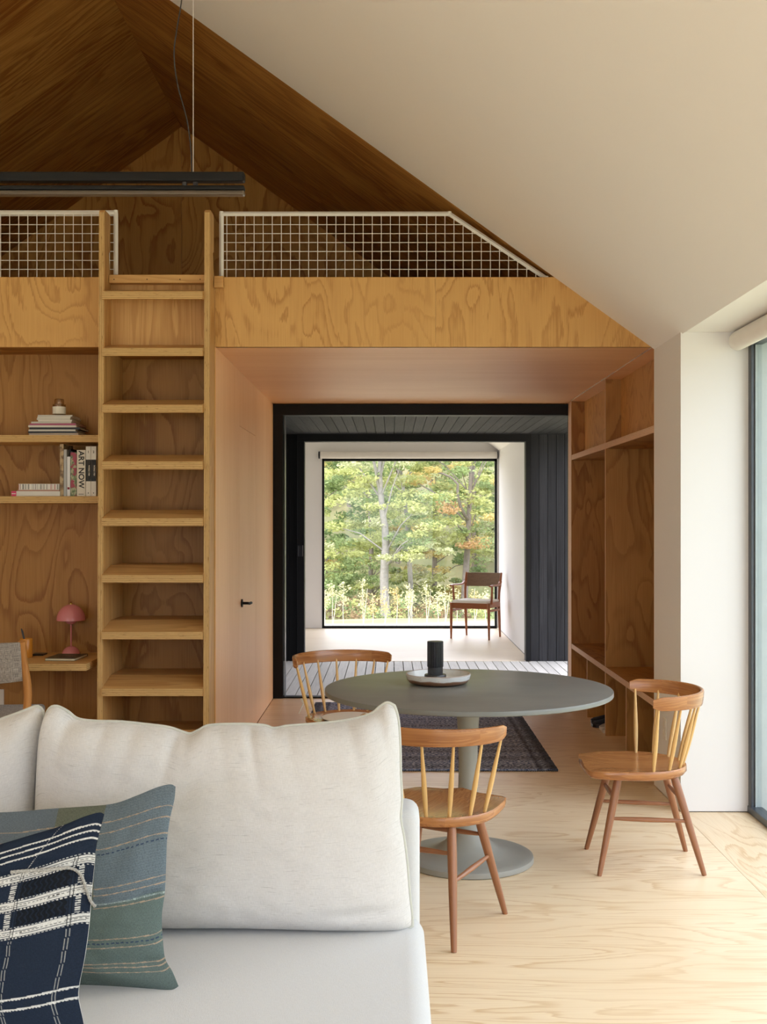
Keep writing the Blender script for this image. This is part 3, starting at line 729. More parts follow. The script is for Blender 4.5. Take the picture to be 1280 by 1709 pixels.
# ------------------------------------------------------------------ round table
tb = empty('round_table', (.333, 4.90, 0)); tag(tb, 'round grey-green pedestal dining table in the middle of the room', 'table')
obj('tabletop', lathe([(0, .7405), (.611, .7405), (.6148, .7395), (.616, .737), (.616, .722), (.613, .7195), (.56, .711), (.30, .704), (0, .703)], 120), M['table'], tb, smooth=True)
obj('pedestal', lathe([(.115, .7035), (.085, .700), (.066, .685), (.054, .655), (.047, .60), (.0425, .52), (.0405, .42), (.0415, .33), (.046, .25), (.055, .18), (.072, .12), (.10, .078), (.14, .052), (.19, .038), (.24, .0305), (.272, .028), (.279, .024), (.281, .016), (.281, .004), (.276, 0), (0, 0)], 90), M['table_base'], tb, smooth=True)
di = obj('dish', lathe([(0, .006), (.105, .007), (.128, .016), (.137, .044), (.1405, .0455), (.144, .043), (.138, .020), (.127, .006), (.10, 0), (0, 0)], 80), M['dish'], None, smooth=True, loc=(.210, 5.03, .741)); tag(di, 'shallow white and brown stoneware dish on the round table', 'dish')
obj('glaze', lathe([(0, .0066), (.105, .0078), (.1275, .0168), (.1362, .0435)], 80), plain('white_glaze', (.66, .66, .63), .18, .6, nz=.1, sc=30), di, smooth=True)
ch = empty('candle_holder', (.197, 5.03, .7477)); tag(ch, 'fluted black candle holder standing in the stoneware dish', 'candle holder')
obj('foot', lathe([(0, 0), (.047, 0), (.048, .003), (.048, .014), (.0455, .0165), (.0455, .019), (.048, .021), (.048, .031), (.046, .034), (0, .034)], 48), M['blackiron'], ch, smooth=True)
bm = bmesh.new(); ns = 96; rings = []
for z, rib in ((.034, 0), (.066, 0), (.0675, 1), (.176, 1), (.179, .6)):
    rings.append([bm.verts.new(((.0335+rib*.0022*(1 if (i//2) % 2 else -1))*cos(2*pi*i/ns), (.0335+rib*.0022*(1 if (i//2) % 2 else -1))*sin(2*pi*i/ns), z)) for i in range(ns)])
for A, B in zip(rings, rings[1:]):
    for i in range(ns): bm.faces.new([A[i], A[(i+1) % ns], B[(i+1) % ns], B[i]])
bm.faces.new(rings[-1])
obj('column', bm, M['blackiron'], ch)

# ------------------------------------------------------------------ spindle chairs
def arc_pt(a, rx, ry, cy): return (rx*cos(a), cy-ry*sin(a))
def make_chair():
    t = empty('spindle_chair')
    # seat: outline polygon lofted, dished top
    outl = []
    fr_ = [(-.165, .252), (-.08, .262), (0, .264), (.08, .262), (.165, .252)]
    side_r = [(.185, .236), (.203, .175), (.213, .10), (.216, .03)]
    back = [(.216*cos(a), .03-.205*sin(a)) for a in [radians(q) for q in range(12, 180, 12)]]
    side_l = [(-x, y) for x, y in side_r[::-1]]
    outl = fr_+side_r+back+side_l
    bm = bmesh.new(); n = len(outl); K = 9; top = []; c = (0, .05)
    def zt(x, y):
        r = ((x/.21)**2+((y-.04)/.22)**2)
        d = -.016*max(0, 1-r)**.8
        if y > .12: d += .006*math.exp(-(x/.05)**2)*(y-.12)/.14-.008*((y-.12)/.14)**2*(1-math.exp(-(x/.05)**2))
        return .432+d
    def ztop(x, y): return zt(x, y)
    for k in range(1, K+1):
        s = k/K; top.append([bm.verts.new((c[0]+(x-c[0])*s, c[1]+(y-c[1])*s, ztop(c[0]+(x-c[0])*s, c[1]+(y-c[1])*s))) for x, y in outl])
    ctr = bm.verts.new((c[0], c[1], ztop(*c)))
    for i in range(n): bm.faces.new([ctr, top[0][i], top[0][(i+1) % n]])
    def join(A, B):
        for i in range(n): bm.faces.new([A[i], A[(i+1) % n], B[(i+1) % n], B[i]])
    for A, B in zip(top, top[1:]): join(A, B)
    prev = top[-1]
    for s, dz in ((1.012, -.006), (1.012, -.024), (.97, -.036), (.80, -.046)):
        cur = [bm.verts.new((c[0]+(x-c[0])*s, c[1]+(y-c[1])*s, .432+dz)) for x, y in outl]; join(prev, cur); prev = cur
    bm.faces.new(prev)
    obj('seat', bm, M['walnut'], t, (0, 1, 0), smooth=True)
    # legs
    tops = {(1, 1): (.115, .125), (-1, 1): (-.115, .125), (1, -1): (.115, -.105), (-1, -1): (-.115, -.105)}
    feet = {(1, 1): (.192, .2165), (-1, 1): (-.192, .2165), (1, -1): (.172, -.2165), (-1, -1): (-.172, -.2165)}
    def lp(k, z):
        a = V((*tops[k], .395)); b = V((*feet[k], 0)); return b+(a-b)*(z/.395)
    for k in tops:
        d = (lp(k, .395)-lp(k, 0)).normalized()
        obj('leg', tube([lp(k, z) for z in (0, .012, .1, .2, .3, .36, .396)], [.0095, .0105, .0130, .0152, .0168, .0165, .0150], 14), M['walnut_leg'], t, d, smooth=True)
    def stretch(a, b):
        m = [a+(b-a)*q for q in (0, .2, .5, .8, 1)]
        obj('stretcher', tube(m, [.006, .0085, .0105, .0085, .006], 10), M['walnut_leg'], t, (b-a).normalized(), smooth=True)
    for s in (1, -1): stretch(lp((s, 1), .225), lp((s, -1), .215))
    for s in (1, -1): stretch(lp((1, s), .305), lp((-1, s), .305))
    # top rail: swept curved band
    bm = bmesh.new(); N = 48; rings = []
    for i in range(N+1):
        a = pi*i/N; e = min(i, N-i)/N
        th = .0085*min(1, .35+e*8); hh = .028*min(1, .6+e*9)+.004*sin(a)
        nrm = V((cos(a)/.272, -sin(a)/.245, 0)).normalized()
        cc = V((.272*cos(a), .012-.250*sin(a), .7185))
        sec = []
        for q in range(12):
            w = 2*pi*q/12; ca, sa = cos(w), sin(w)
            su = (abs(ca)**.5)*(1 if ca > 0 else -1); sv = (abs(sa)**.5)*(1 if sa > 0 else -1)
            sec.append(bm.verts.new(cc+nrm*(su*th+sv*hh*.10)+V((0, 0, sv*hh))))
        rings.append(sec)
    for A, B in zip(rings, rings[1:]):
        for q in range(12): bm.faces.new([A[q], A[(q+1) % 12], B[(q+1) % 12], B[q]])
    bm.faces.new(rings[0]); bm.faces.new(rings[-1][::-1])
    o = obj('top_rail', bm, M['walnut'], t, (1, 0, 0), smooth=True)
    # spindles
    for j in range(8):
        q = (j+.5)/8*2-1
        at = radians(90+q*97); ab = radians(90+q*95)
        T = V((.266*cos(at), .010-.243*sin(at), .702)); B = V((.198*cos(ab), .018-.178*sin(ab), .425))
        m = [B+(T-B)*s for s in (0, .08, .25, .42, .6, .8, 1)]
        obj('spindle', tube(m, [.0062, .0070, .0090, .0095, .0082, .0060, .0048], 10), M['hickory'], t, (T-B).normalized(), smooth=True)
    return t
c0 = make_chair()
grp = 'spindle-back dining chairs around the round table'
c0.location = (1.080, 4.862, 0); c0.rotation_euler.z = radians(90-2)
tag(c0, 'spindle-back wooden dining chair standing right of the table near the glazing', 'chair', grp)
c1 = copy_tree(c0); c1.location = (.157, 4.12, 0); c1.rotation_euler.z = radians(-26.6); c1['label'] = 'spindle-back wooden dining chair in front of the table, partly behind the sofa'
c2 = copy_tree(c0); c2.location = (-.245, 6.02, 0); c2.rotation_euler.z = radians(180+27); c2['label'] = 'spindle-back wooden dining chair behind the table beside the passage, with a cream seat pad'
# cream seat pad on the far chair
pd = empty('seat_pad', (-.245, 6.02, 0), radians(207)); tag(pd, 'cream seat pad tied on the chair behind the table', 'cushion')
bm = lathe([(0, .420), (.13, .424), (.146, .429), (.146, .433), (.13, .437), (0, .438)], 36); bmesh.ops.scale(bm, vec=(1, .95, 1), verts=bm.verts[:])
obj('pad', bm, M['cream_pad'], pd, smooth=True, loc=(0, .062, 0))
for s in (-1, 1):
    bm = tube(spline([(s*.13, -.13, .455), (s*.15, -.175, .47), (s*.165, -.20, .50), (s*.145, -.205, .485), (s*.16, -.20, .455), (s*.17, -.215, .42)], 18), .0035, 6)
    obj('tie', bm, M['cream_pad'], pd, smooth=True)

# ------------------------------------------------------------------ armchair in the far room
def make_armchair():
    t = empty('armchair')
    def leg(a, b, r0, r1): obj('leg', tube([a, (V(a)+V(b))/2, b], [r0, (r0+r1)/2+.002, r1], 10), M['teak'], t, (0, 0, 1), smooth=True)
    for s in (1, -1):
        leg((s*.250, .21, 0), (s*.245, .215, .445), .012, .020)
        leg((s*.225, -.235, 0), (s*.225, -.19, .43), .012, .019)
        obj('back_post', tube(spline([(s*.225, -.19, .42), (s*.228, -.195, .55), (s*.232, -.215, .66), (s*.235, -.255, .80)], 10), [.018, .017, .016, .016, .017, .018, .018, .017, .015, .012], 10), M['teak'], t, smooth=True)
        obj('arm_post', tube([(s*.248, .12, .43), (s*.258, .13, .65)], [.016, .013], 10), M['teak'], t, smooth=True)
        obj('armrest', tube(spline([(s*.262, .20, .652), (s*.265, .12, .658), (s*.26, -.03, .655), (s*.245, -.15, .66), (s*.236, -.215, .69)], 14), [.017]*3+[.022]*6+[.019]*5, 12, ell=(1.2, .55)), M['teak'], t, (0, 1, 0), smooth=True)
        obj('side_rail', bbox(s*.235-.011, s*.235+.011, -.18, .20, .385, .445, .004), M['teak'], t, (0, 1, 0))
        obj('lower_rail', bbox(s*.235-.008, s*.235+.008, -.19, .20, .335, .365, .003), M['teak'], t, (0, 1, 0))
    obj('front_rail', bbox(-.24, .24, .198, .222, .375, .445, .005), M['teak'], t, (1, 0, 0))
    obj('back_rail', bbox(-.22, .22, -.20, -.178, .37, .43, .004), M['teak'], t, (1, 0, 0))
    bm = bbox(-.232, .232, -.19, .225, .440, .475, .014, 3); obj('seat_cushion', bm, M['cream_pad'], t, smooth=True)
    bm = bmesh.new(); N = 14; F_ = []
    for sgn in (0, 1):
        F_.append([[bm.verts.new((-.228+.456*i/N, -.255+.035*(z-.63)/-.16-.050*(1-((i/N)*2-1)**2)-(.018 if sgn else -.018)+0, z)) for i in range(N+1)] for z in (.625, .66, .71, .76, .795)])
    for k in range(4):
        for i in range(N):
            bm.faces.new([F_[0][k][i], F_[0][k][i+1], F_[0][k+1][i+1], F_[0][k+1][i]]); bm.faces.new([F_[1][k][i+1], F_[1][k][i], F_[1][k+1][i], F_[1][k+1][i+1]])
    for i in range(N):
        for k in (0, 4): bm.faces.new([F_[0][k][i], F_[0][k][i+1], F_[1][k][i+1], F_[1][k][i]])
    for k in range(4):
        for i in (0, N): bm.faces.new([F_[0][k][i], F_[0][k+1][i], F_[1][k+1][i], F_[1][k][i]])
    obj('backrest', bm, M['brown_tweed'], t, smooth=True)
    return t
ac = make_armchair(); ac.location = (1.062, 14.12, .002); ac.rotation_euler.z = radians(180-26); tag(ac, 'teak armchair with brown woven back standing by the far picture window', 'chair')
# desk chair
def make_desk_chair():
    t = empty('desk_chair')
    for s in (1, -1):
        x = s*.235
        obj('back_post', tube(spline([(x, -.27, 0), (x, -.245, .2), (x, -.225, .42), (x+s*.012, -.225, .56), (x+s*.012, -.232, .64), (x, -.255, .76), (x-s*.003, -.285, .865)], 24), [.012+.009*sin(pi*min(1, i/16)*.5+.0)*(1 if i < 17 else 1-(i-17)*.055) for i in range(24)], 12), M['oak'], t, smooth=True)
        obj('leg', tube([(s*.235, .235, 0), (s*.225, .215, .42)], [.012, .019], 12), M['oak'], t, smooth=True)
        obj('side_rail', bbox(s*.225-.010, s*.225+.010, -.22, .21, .37, .425, .004), M['oak'], t, (0, 1, 0))
    obj('front_rail', bbox(-.225, .225, .20, .222, .37, .425, .004), M['oak'], t, (1, 0, 0))
    obj('back_rail', bbox(-.225, .225, -.235, -.215, .37, .425, .004), M['oak'], t, (1, 0, 0))
    obj('seat_cushion', bbox(-.245, .245, -.235, .245, .426, .475, .018, 3), M['grey_tweed'], t, smooth=True)
    bm = bmesh.new(); N = 20; zs = [.665, .668, .69, .74, .79, .84, .858, .862]; off = [.006, .014, .02, .022, .022, .02, .014, .006]; F_ = []
    for sgn in (-1, 1):
        F_.append([[bm.verts.new(((-.228+.456*i/N), -.245-.05*(z-.66)/.2-.045*(1-((i/N)*2-1)**2)+sgn*o_*(min(1, .35+6*min(i, N-i)/N)), z-(.010*(1-((i/N)*2-1)**2) if z < .7 else 0))) for i in range(N+1)] for z, o_ in zip(zs, off)])
    K = len(zs)
    for k in range(K-1):
        for i in range(N):
            bm.faces.new([F_[0][k][i], F_[0][k][i+1], F_[0][k+1][i+1], F_[0][k+1][i]]); bm.faces.new([F_[1][k][i+1], F_[1][k][i], F_[1][k+1][i], F_[1][k+1][i+1]])
        for i in (0, N): bm.faces.new([F_[0][k][i], F_[0][k+1][i], F_[1][k+1][i], F_[1][k][i]])
    for i in range(N):
        for k in (0, K-1): bm.faces.new([F_[0][k][i], F_[0][k][i+1], F_[1][k][i+1], F_[1][k][i]])
    obj('backrest', bm, M['grey_tweed'], t, smooth=True)
    return t
dc = make_desk_chair(); dc.location = (-2.075, 5.86, 0); dc.rotation_euler.z = radians(6); tag(dc, 'oak desk chair with grey tweed back at the alcove desk', 'chair')

# ------------------------------------------------------------------ shoes in the shelving
def shoe(loc, rz, col, sole, label):
    t = empty('shoe', loc, rz); tag(t, label, 'shoe', 'shoes on the floor of the passage shelving')
    def ring(y, w, zt, z0): return [(cos(a)*w*(1 if sin(a) > 0 else 1), y, z0+(zt-z0)*max(0, sin(a))) for a in [pi*i/10 for i in range(11)]]
    st = [(-.135, .020, .055), (-.125, .034, .075), (-.08, .037, .088), (-.03, .037, .080), (.03, .041, .062), (.08, .046, .048), (.12, .040, .038), (.142, .020, .026)]
    bm = bmesh.new(); R_ = [[bm.verts.new(p) for p in ring(y, w, h, .02)] for y, w, h in st]
    for A, B in zip(R_, R_[1:]):
        for i in range(10): bm.faces.new([A[i], A[i+1], B[i+1], B[i]])
        bm.faces.new([A[0], B[0], B[10], A[10]])
    bm.faces.new(R_[0]); bm.faces.new(R_[-1][::-1])
    obj('upper', bm, col, t, smooth=True)
    o2 = [(w+.004, y) for y, w, h in st]; pts = [(x, y, 0) for x, y in o2]+[(-x, y, 0) for x, y in o2[::-1]]
    obj('sole', prism(pts, (0, 0, .022)), sole, t)
navy = plain('navy_canvas', (.012, .016, .028), .8); grey = plain('grey_canvas', (.38, .36, .33), .8); ws = plain('white_rubber', (.6, .58, .54), .6)
shoe((1.585, 8.20, .001), radians(86), navy, M['blackiron'], 'navy shoe at the back of the middle floor bay of the shelving')
shoe((1.565, 8.06, .001), radians(93), navy, M['blackiron'], 'navy shoe beside the grey pair in the middle floor bay')
shoe((1.600, 7.94, .001), radians(90), grey, ws, 'grey pale-soled shoe next to the navy pair')
shoe((1.600, 7.83, .001), radians(92), grey, ws, 'grey pale-soled shoe touching the full-height divider')
shoe((1.66, 6.93, .001), radians(90), navy, M['blackiron'], 'black shoe in the near floor bay behind the right dining chair')

# ------------------------------------------------------------------ soft furnishings: patch cushions
def resample(pts, n):
    s = spline(pts, 240); d = [0]
    for a, b in zip(s, s[1:]): d.append(d[-1]+(b-a).length)
    out = []; k = 0
    for i in range(n):
        t = d[-1]*i/(n-1)
        while k < len(d)-2 and d[k+1] < t: k += 1
        u = (t-d[k])/max(1e-9, d[k+1]-d[k]); out.append(s[k].lerp(s[k+1], min(1, max(0, u))))
    return out
def cushion(name, topc, rightc, botc, leftc, thick, back_thick, mats, parent, nu=90, nv=70, pf=4.0, q=.55, wr=None, nrm=V((0, -1, 0)), colfn=None, kind_part='cushion'):
    """Coons patch between four seam curves (left->right, top->bottom), puffed front and back"""
    T = resample(topc, nu+1); B = resample(botc, nu+1); L = resample(leftc, nv+1); R = resample(rightc, nv+1)
    TL, TR, BL, BR = T[0], T[-1], B[0], B[-1]
    verts = []; uvs = []; W_ = (TR-TL).length; H_ = (TL-BL).length
    def base(i, j):
        u, v = i/nu, j/nv
        return (T[i]*(1-v)+B[i]*v)+(L[j]*(1-u)+R[j]*u)-((TL*(1-u)+TR*u)*(1-v)+(BL*(1-u)+BR*u)*v)
    def prof(u, v):
        a, b = abs(2*u-1), abs(2*v-1)
        return max(0, (1-a**pf))**q*max(0, (1-b**pf))**q
    for side in (0, 1):
        for j in range(nv+1):
            for i in range(nu+1):
                u, v = i/nu, j/nv; p = base(i, j); h = prof(u, v)
                t_ = h*(thick if side == 0 else -back_thick)
                if wr and side == 0: t_ += wr(u, v)*min(1, h*3)
                verts.append(p+nrm*t_); uvs.append((u*W_, (1-v)*H_))
    faces = []; mi = []; n1 = (nu+1)*(nv+1)
    for side in (0, 1):
        o_ = side*n1
        for j in range(nv):
            for i in range(nu):
                a = o_+j*(nu+1)+i; f = (a, a+nu+1, a+nu+2, a+1)
                faces.append(f if side == 0 else f[::-1]); mi.append(side if len(mats) > 1 else 0)
    me = bpy.data.meshes.new(name); me.from_pydata([tuple(v) for v in verts], [], faces)
    uvl = me.uv_layers.new(name='UVMap'); li = np.zeros(len(me.loops), dtype=np.int32); me.loops.foreach_get('vertex_index', li)
    uvl.data.foreach_set('uv', np.array(uvs, dtype=np.float32)[li].ravel())
    for m in mats: me.materials.append(m)
    me.polygons.foreach_set('material_index', mi); me.polygons.foreach_set('use_smooth', [True]*len(faces))
    if colfn:
        ca = me.color_attributes.new('Col', 'FLOAT_COLOR', 'POINT'); U, V_ = np.meshgrid(np.linspace(0, 1, nu+1), np.linspace(0, 1, nv+1))
        c = colfn(U*W_, V_*H_, U, V_); c = np.concatenate([c.reshape(-1, 3)]*2); c = np.concatenate([c, np.ones((len(c), 1))], 1)
        ca.data.foreach_set('color', c.astype(np.float32).ravel())
    o = bpy.data.objects.new(name, me); COL.objects.link(o); o.parent = parent; me.update()
    loop = T+R[1:]+B[::-1][1:]+L[::-1][1:-1]
    return o, loop
# sofa frame
so = empty('sofa', (0, 0, 0)); tag(so, 'off-white linen sofa in the foreground facing the viewer', 'sofa')
SX0, SX1 = -2.95, .092
obj('base', bbox(SX0, SX1+.004, 1.98, 3.19, .06, .265, .03, 4), M['seat_linen'], so, (1, 0, 0), smooth=True)
obj('back_frame', bbox(SX0, .078, 3.03, 3.19, .24, .690, .035, 5), M['seat_linen'], so, (1, 0, 0), smooth=True)
bm = bbox(SX0+.02, .088, 1.97, 3.035, .262, .422, .05, 7)
obj('seat_cushion', bm, M['seat_linen'], so, (0, 1, 0), smooth=True)
for (fx, fy) in ((SX0+.1, 2.06), (SX0+.1, 3.11), (.02, 2.06), (.02, 3.11)): obj('foot', bbox(fx-.025, fx+.025, fy-.025, fy+.025, 0, .062, .004), M['walnut_leg'], so)
def Dv(py): return 2.985-(py-1180)/365*.075
def Q(px, py, d=0): return P(px, py, Dv(py)+d)
rn = random.Random(11)
folds = [(.05, .035, .020), (.11, .016, -.020), (.16, .03, .018), (.215, .012, -.010), (.29, .02, -.010), (.40, .014, -.030), (.455, .03, .018), (.52, .014, -.010), (.60, .012, -.024), (.655, .02, .016), (.70, .012, -.010), (.86, .014, -.012), (.90, .025, .018), (.945, .015, -.022), (.33, .03, .010), (.77, .03, .008)]
def wr1(u, v):
    s = 0
    for c, w, a in folds: s += a*math.exp(-((u-c-(v*.10*(1 if c > .5 else -1)))/w)**2)*.8*math.exp(-v*9.0)
    s += .006*mnoise.noise((u*5, v*4, 1.3))+.0025*mnoise.noise((u*18, v*14, 4))
    s += .010*math.exp(-((u-.97)/.03)**2)*sin(v*14)*.5
    s += -.010*math.exp(-((v-.93+.05*u)/.03)**2)*math.exp(-((u-.9)/.12)**2)
    return s
top1 = [Q(73, 1206), Q(82, 1184), Q(94, 1179), Q(112, 1187), Q(130, 1200), Q(160, 1204), Q(200, 1205), Q(240, 1209), Q(280, 1214), Q(305, 1222), Q(318, 1225), Q(332, 1219), Q(350, 1211), Q(400, 1209), Q(440, 1211), Q(457, 1216), Q(480, 1212), Q(520, 1209), Q(560, 1205), Q(600, 1198), Q(622, 1190), Q(634, 1180), Q(646, 1173), Q(658, 1178)]
rt1 = [Q(658, 1178), Q(664, 1200), Q(667, 1240), Q(668, 1290), Q(670, 1335), Q(668, 1365), Q(674, 1400), Q(679, 1440), Q(683, 1490), Q(687, 1525), Q(688, 1545)]
bt1 = [Q(64, 1538), Q(200, 1544), Q(400, 1546), Q(560, 1549), Q(660, 1552), Q(688, 1545)]
lf1 = [Q(73, 1206), Q(66, 1250), Q(62, 1320), Q(60, 1400), Q(61, 1480), Q(64, 1538)]
bc, loop = cushion('back_cushion', top1, rt1, bt1, lf1, .105, .09, [M['sofa']], so, 150, 90, 5.0, .5, wr1)
obj('piping', tube(loop, .0048, 8, closed=True), M['pipe'], bc, smooth=True)
top2 = [Q(-560, 1200), Q(-540, 1182), Q(-500, 1200), Q(-400, 1208), Q(-250, 1212), Q(-100, 1212), Q(-20, 1206), Q(10, 1198), Q(40, 1187), Q(60, 1180), Q(69, 1188)]
rt2 = [Q(69, 1188), Q(72, 1210), Q(67, 1240), Q(62, 1280), Q(57, 1340), Q(54, 1420), Q(54, 1500), Q(56, 1538)]
bt2 = [Q(-560, 1538), Q(-300, 1546), Q(-100, 1546), Q(56, 1538)]
lf2 = [Q(-560, 1200), Q(-570, 1300), Q(-568, 1440), Q(-560, 1538)]
bc2, loop2 = cushion('back_cushion', [p+V((0, .012, 0)) for p in top2], [p+V((0, .012, 0)) for p in rt2], bt2, lf2, .10, .09, [M['sofa']], so, 110, 70, 5.0, .5, lambda u, v: wr1(1-u, v))
obj('piping', tube(loop2, .0048, 8, closed=True), M['pipe'], bc2, smooth=True)

# throw pillows ----------------------------------------------------------------
def col_mat(name, sc=900, rough=.9, twill=0.0):
    t = NT(name); a = t.new('ShaderNodeVertexColor'); a.layer_name = 'Col'; v = t.new('ShaderNodeUVMap').outputs[0]
    n = t.noise(t.map(v, (sc*.25, sc, 1)), 1, 2, .6); n2 = t.noise(t.map(v, (sc, sc*.25, 1)), 1, 2, .6)
    m = t.math('ADD', t.math('MULTIPLY', t.math('ADD', n, n2), .9), .10)
    h = t.new('ShaderNodeHueSaturation'); t.link(a.outputs[0], h.inputs['Color']); t.link(m, h.inputs['Value'])
    t.bump(t.math('ADD', n, n2), .5, .001);     return t.set(h.outputs[0], rough, .2)
def teal_cols(X, Y, U, V_):
    # U 0..1 left->right, V 0..1 top->bottom
    rng = np.random.default_rng(2)
    twill = ((X*420+Y*420) % 1.0 < .4).astype(float)
    blue = np.array([.088, .118, .140]); bl2 = np.array([.19, .225, .24]); green = np.array([.098, .130, .120]); olive = np.array([.105, .115, .085]); ybg = np.array([.105, .130, .150])
    c = np.zeros(X.shape+(3,))
    c[:] = blue*(1-twill[..., None]*.6)+bl2*twill[..., None]*.6
    wob = .006*np.sin(U*9)
    low = (V_+wob) > .52; c[low] = green
    left = U < .745; mid = (U < .745) & (U > .58)
    c[left & (~low)] = ybg; c[mid & (~low)] = olive
    def line(v0, colr, w=.0022, dash=None, sel=None, amp=.010, ph=0.0):
        m = np.abs((V_-v0)*.53+.53*amp*np.sin(U*11+ph)) < w
        if dash: m &= ((X*dash) % 1.0) < .6
        if sel is not None: m &= sel
        c[m] = colr
    tan = [.33, .25, .18]; dkb = [.03, .05, .09]
    r = U > .745
    for v0 in (.09, .145): line(v0, tan, .0012, sel=None)
    line(.225, tan, .0013); line(.252, dkb, .0018, dash=90)
    line(.43, tan, .0013, sel=r); line(.465, tan, .0013, sel=r)
    line(.515, [.30, .36, .34], .0022, dash=260, sel=r, amp=.011); line(.535, tan, .0012, sel=r)
    line(.70, tan, .0012); line(.722, dkb, .0018, dash=90); line(.745, tan, .0012)
    for v0 in (.835, .855, .885): line(v0, tan, .0012)
    return c
def navy_cols(X, Y, U, V_):
    navy = np.array([.0085, .0145, .028]); wht = np.array([.50, .49, .455]); blk = np.array([.003, .004, .006])
    c = np.zeros(X.shape+(3,)); c[:] = navy
    vv = V_+.010*np.sin((U-.5)*4.0)
    def hb(v0, w, colr=wht, sel=None, dash=None, y=None):
        m = np.abs((vv if y is None else y)-v0) < w
        if dash: m &= ((X*dash) % 1.0) < .55
        if sel is not None: m &= sel
        c[m] = colr
    for v0 in (.055, .082, .112): hb(v0, .0030); hb(v0+.0038, .0012, dash=170)
    for v0 in (.195, .313, .428):
        hb(v0, .0165); hb(v0-.006, .0010, navy); hb(v0+.001, .0014, blk, dash=140); hb(v0+.0085, .0010, navy)
        hb(v0+.0215, .0018, dash=160); hb(v0-.0215, .0018, dash=160)
    for (a, b) in ((.220, .288), (.338, .402)):
        inb = (vv > a) & (vv < b); comb = ((vv*110) % 1.0) < .55
        for u0, u1 in ((.960, .976), (.728, .752), (.645, .668), (.54, .56), (.44, .46)): c[inb & comb & (U > u0) & (U < u1)] = wht
        bz = inb & (U > .772) & (U < .940); c[bz] = blk
        c[bz & (np.sin(U*330+np.sin(vv*190)*1.5) > .55)] = navy*.75
    lean = -.05*np.maximum(0, V_-.45)+.03*np.maximum(0, .2-V_)*2
    for u0 in (.757, .767, .943, .953):
        m = (np.abs(U-u0-lean) < .0011) & (V_ > .45); c[m] = wht*.55
        m = (np.abs(U-u0-lean) < .0013) & (V_ > .17) & (V_ <= .45); c[m] = blk
    for u0 in (.760,):
        m = (np.abs(U-u0-(.2-V_)*.35) < .0016) & (V_ < .2) & (((V_*160) % 1) < .6); c[m] = wht*.8
    for v0 in (.695, .738): hb(v0, .0034, y=V_+.05*(U-.8)); hb(v0+.0045, .0016, dash=170, y=V_+.05*(U-.8))
    return c
tp = empty('throw_pillow', (0, 0, 0)); tag(tp, 'teal and slate patchwork throw pillow leaning on the back cushion', 'pillow', 'throw pillows on the sofa')
D2 = 2.62
def R2(px, py, d=0): return P(px, py, D2-(py-1310)/340*.10+d)
def wr2(u, v): return .008*mnoise.noise((u*5, v*5, 9))+.004*mnoise.noise((u*14, v*14, 2))-.012*math.exp(-((v-.52)/.02)**2)*math.exp(-((u-1)/.12)**2)-.010*math.exp(-((v-.84)/.02)**2)*math.exp(-((u-1)/.1)**2)
top = [R2(-170, 1330), R2(-140, 1345), R2(-60, 1356), R2(20, 1355), R2(80, 1350), R2(140, 1346), R2(190, 1341), R2(230, 1327), R2(262, 1314), R2(284, 1309), R2(293, 1313)]
rt = [R2(293, 1313), R2(291, 1335), R2(284, 1365), R2(279, 1400), R2(277, 1450), R2(275, 1490), R2(270, 1530), R2(272, 1570), R2(276, 1600), R2(288, 1622), R2(298, 1646)]
bt = [R2(-175, 1640), R2(-100, 1640), R2(0, 1642), R2(80, 1643), R2(150, 1644), R2(210, 1647), R2(250, 1650), R2(285, 1652), R2(298, 1646)]
lf = [R2(-170, 1330), R2(-160, 1400), R2(-158, 1500), R2(-165, 1600), R2(-175, 1640)]
cushion('pillow_cover', top, rt, bt, lf, .075, .06, [col_mat('patchwork_cloth')], tp, 360, 300, 2.6, .75, wr2, colfn=teal_cols)
np_ = empty('throw_pillow', (0, 0, 0)); tag(np_, 'navy throw pillow with white woven bands in front of the teal one', 'pillow', 'throw pillows on the sofa')
D3 = 2.36
def R3(px, py): return P(px, py, D3-(py-1357)/400*.10+(px-173)/420*.20)
top = [R3(-270, 1440), R3(-240, 1440), R3(-160, 1436), R3(-60, 1425), R3(0, 1409), R3(50, 1394), R3(100, 1379), R3(140, 1363), R3(165, 1356), R3(174, 1359)]
rt = [R3(174, 1359), R3(168, 1382), R3(161, 1412), R3(157, 1450), R3(152, 1500), R3(148, 1550), R3(141, 1600), R3(133, 1640), R3(131, 1665), R3(138, 1700), R3(146, 1740), R3(160, 1775)]
bt = [R3(-290, 1790), R3(-150, 1775), R3(0, 1770), R3(100, 1775), R3(160, 1775)]
lf = [R3(-270, 1440), R3(-270, 1550), R3(-275, 1700), R3(-290, 1790)]
nn = V((-.42, -.90, .1)).normalized()
o, lp3 = cushion('pillow_cover', top, rt, bt, lf, .075, .07, [col_mat('navy_cloth'), fabric('cream_cotton', (.74, .72, .66), (.62, .6, .54), 500, .25)], np_, 400, 380, 2.6, .75, lambda u, v: .006*mnoise.noise((u*5, v*5, 19))+.003*mnoise.noise((u*14, v*14, 2)), nrm=nn, colfn=navy_cols)

cpts = [R3(57, 1446)+nn*.066, R3(80, 1444)+nn*.064, R3(110, 1444)+nn*.056, R3(138, 1443)+nn*.040, R3(148, 1455)+nn*.026, R3(153, 1475)+nn*.020, R3(157, 1500)+nn*.012, R3(162, 1512)+nn*.006]
o = obj('twisted_cord', tube(spline(cpts, 60), [.0028+.0008*(k % 2) for k in range(60)], 7), M['cord_cream'], np_, smooth=True)
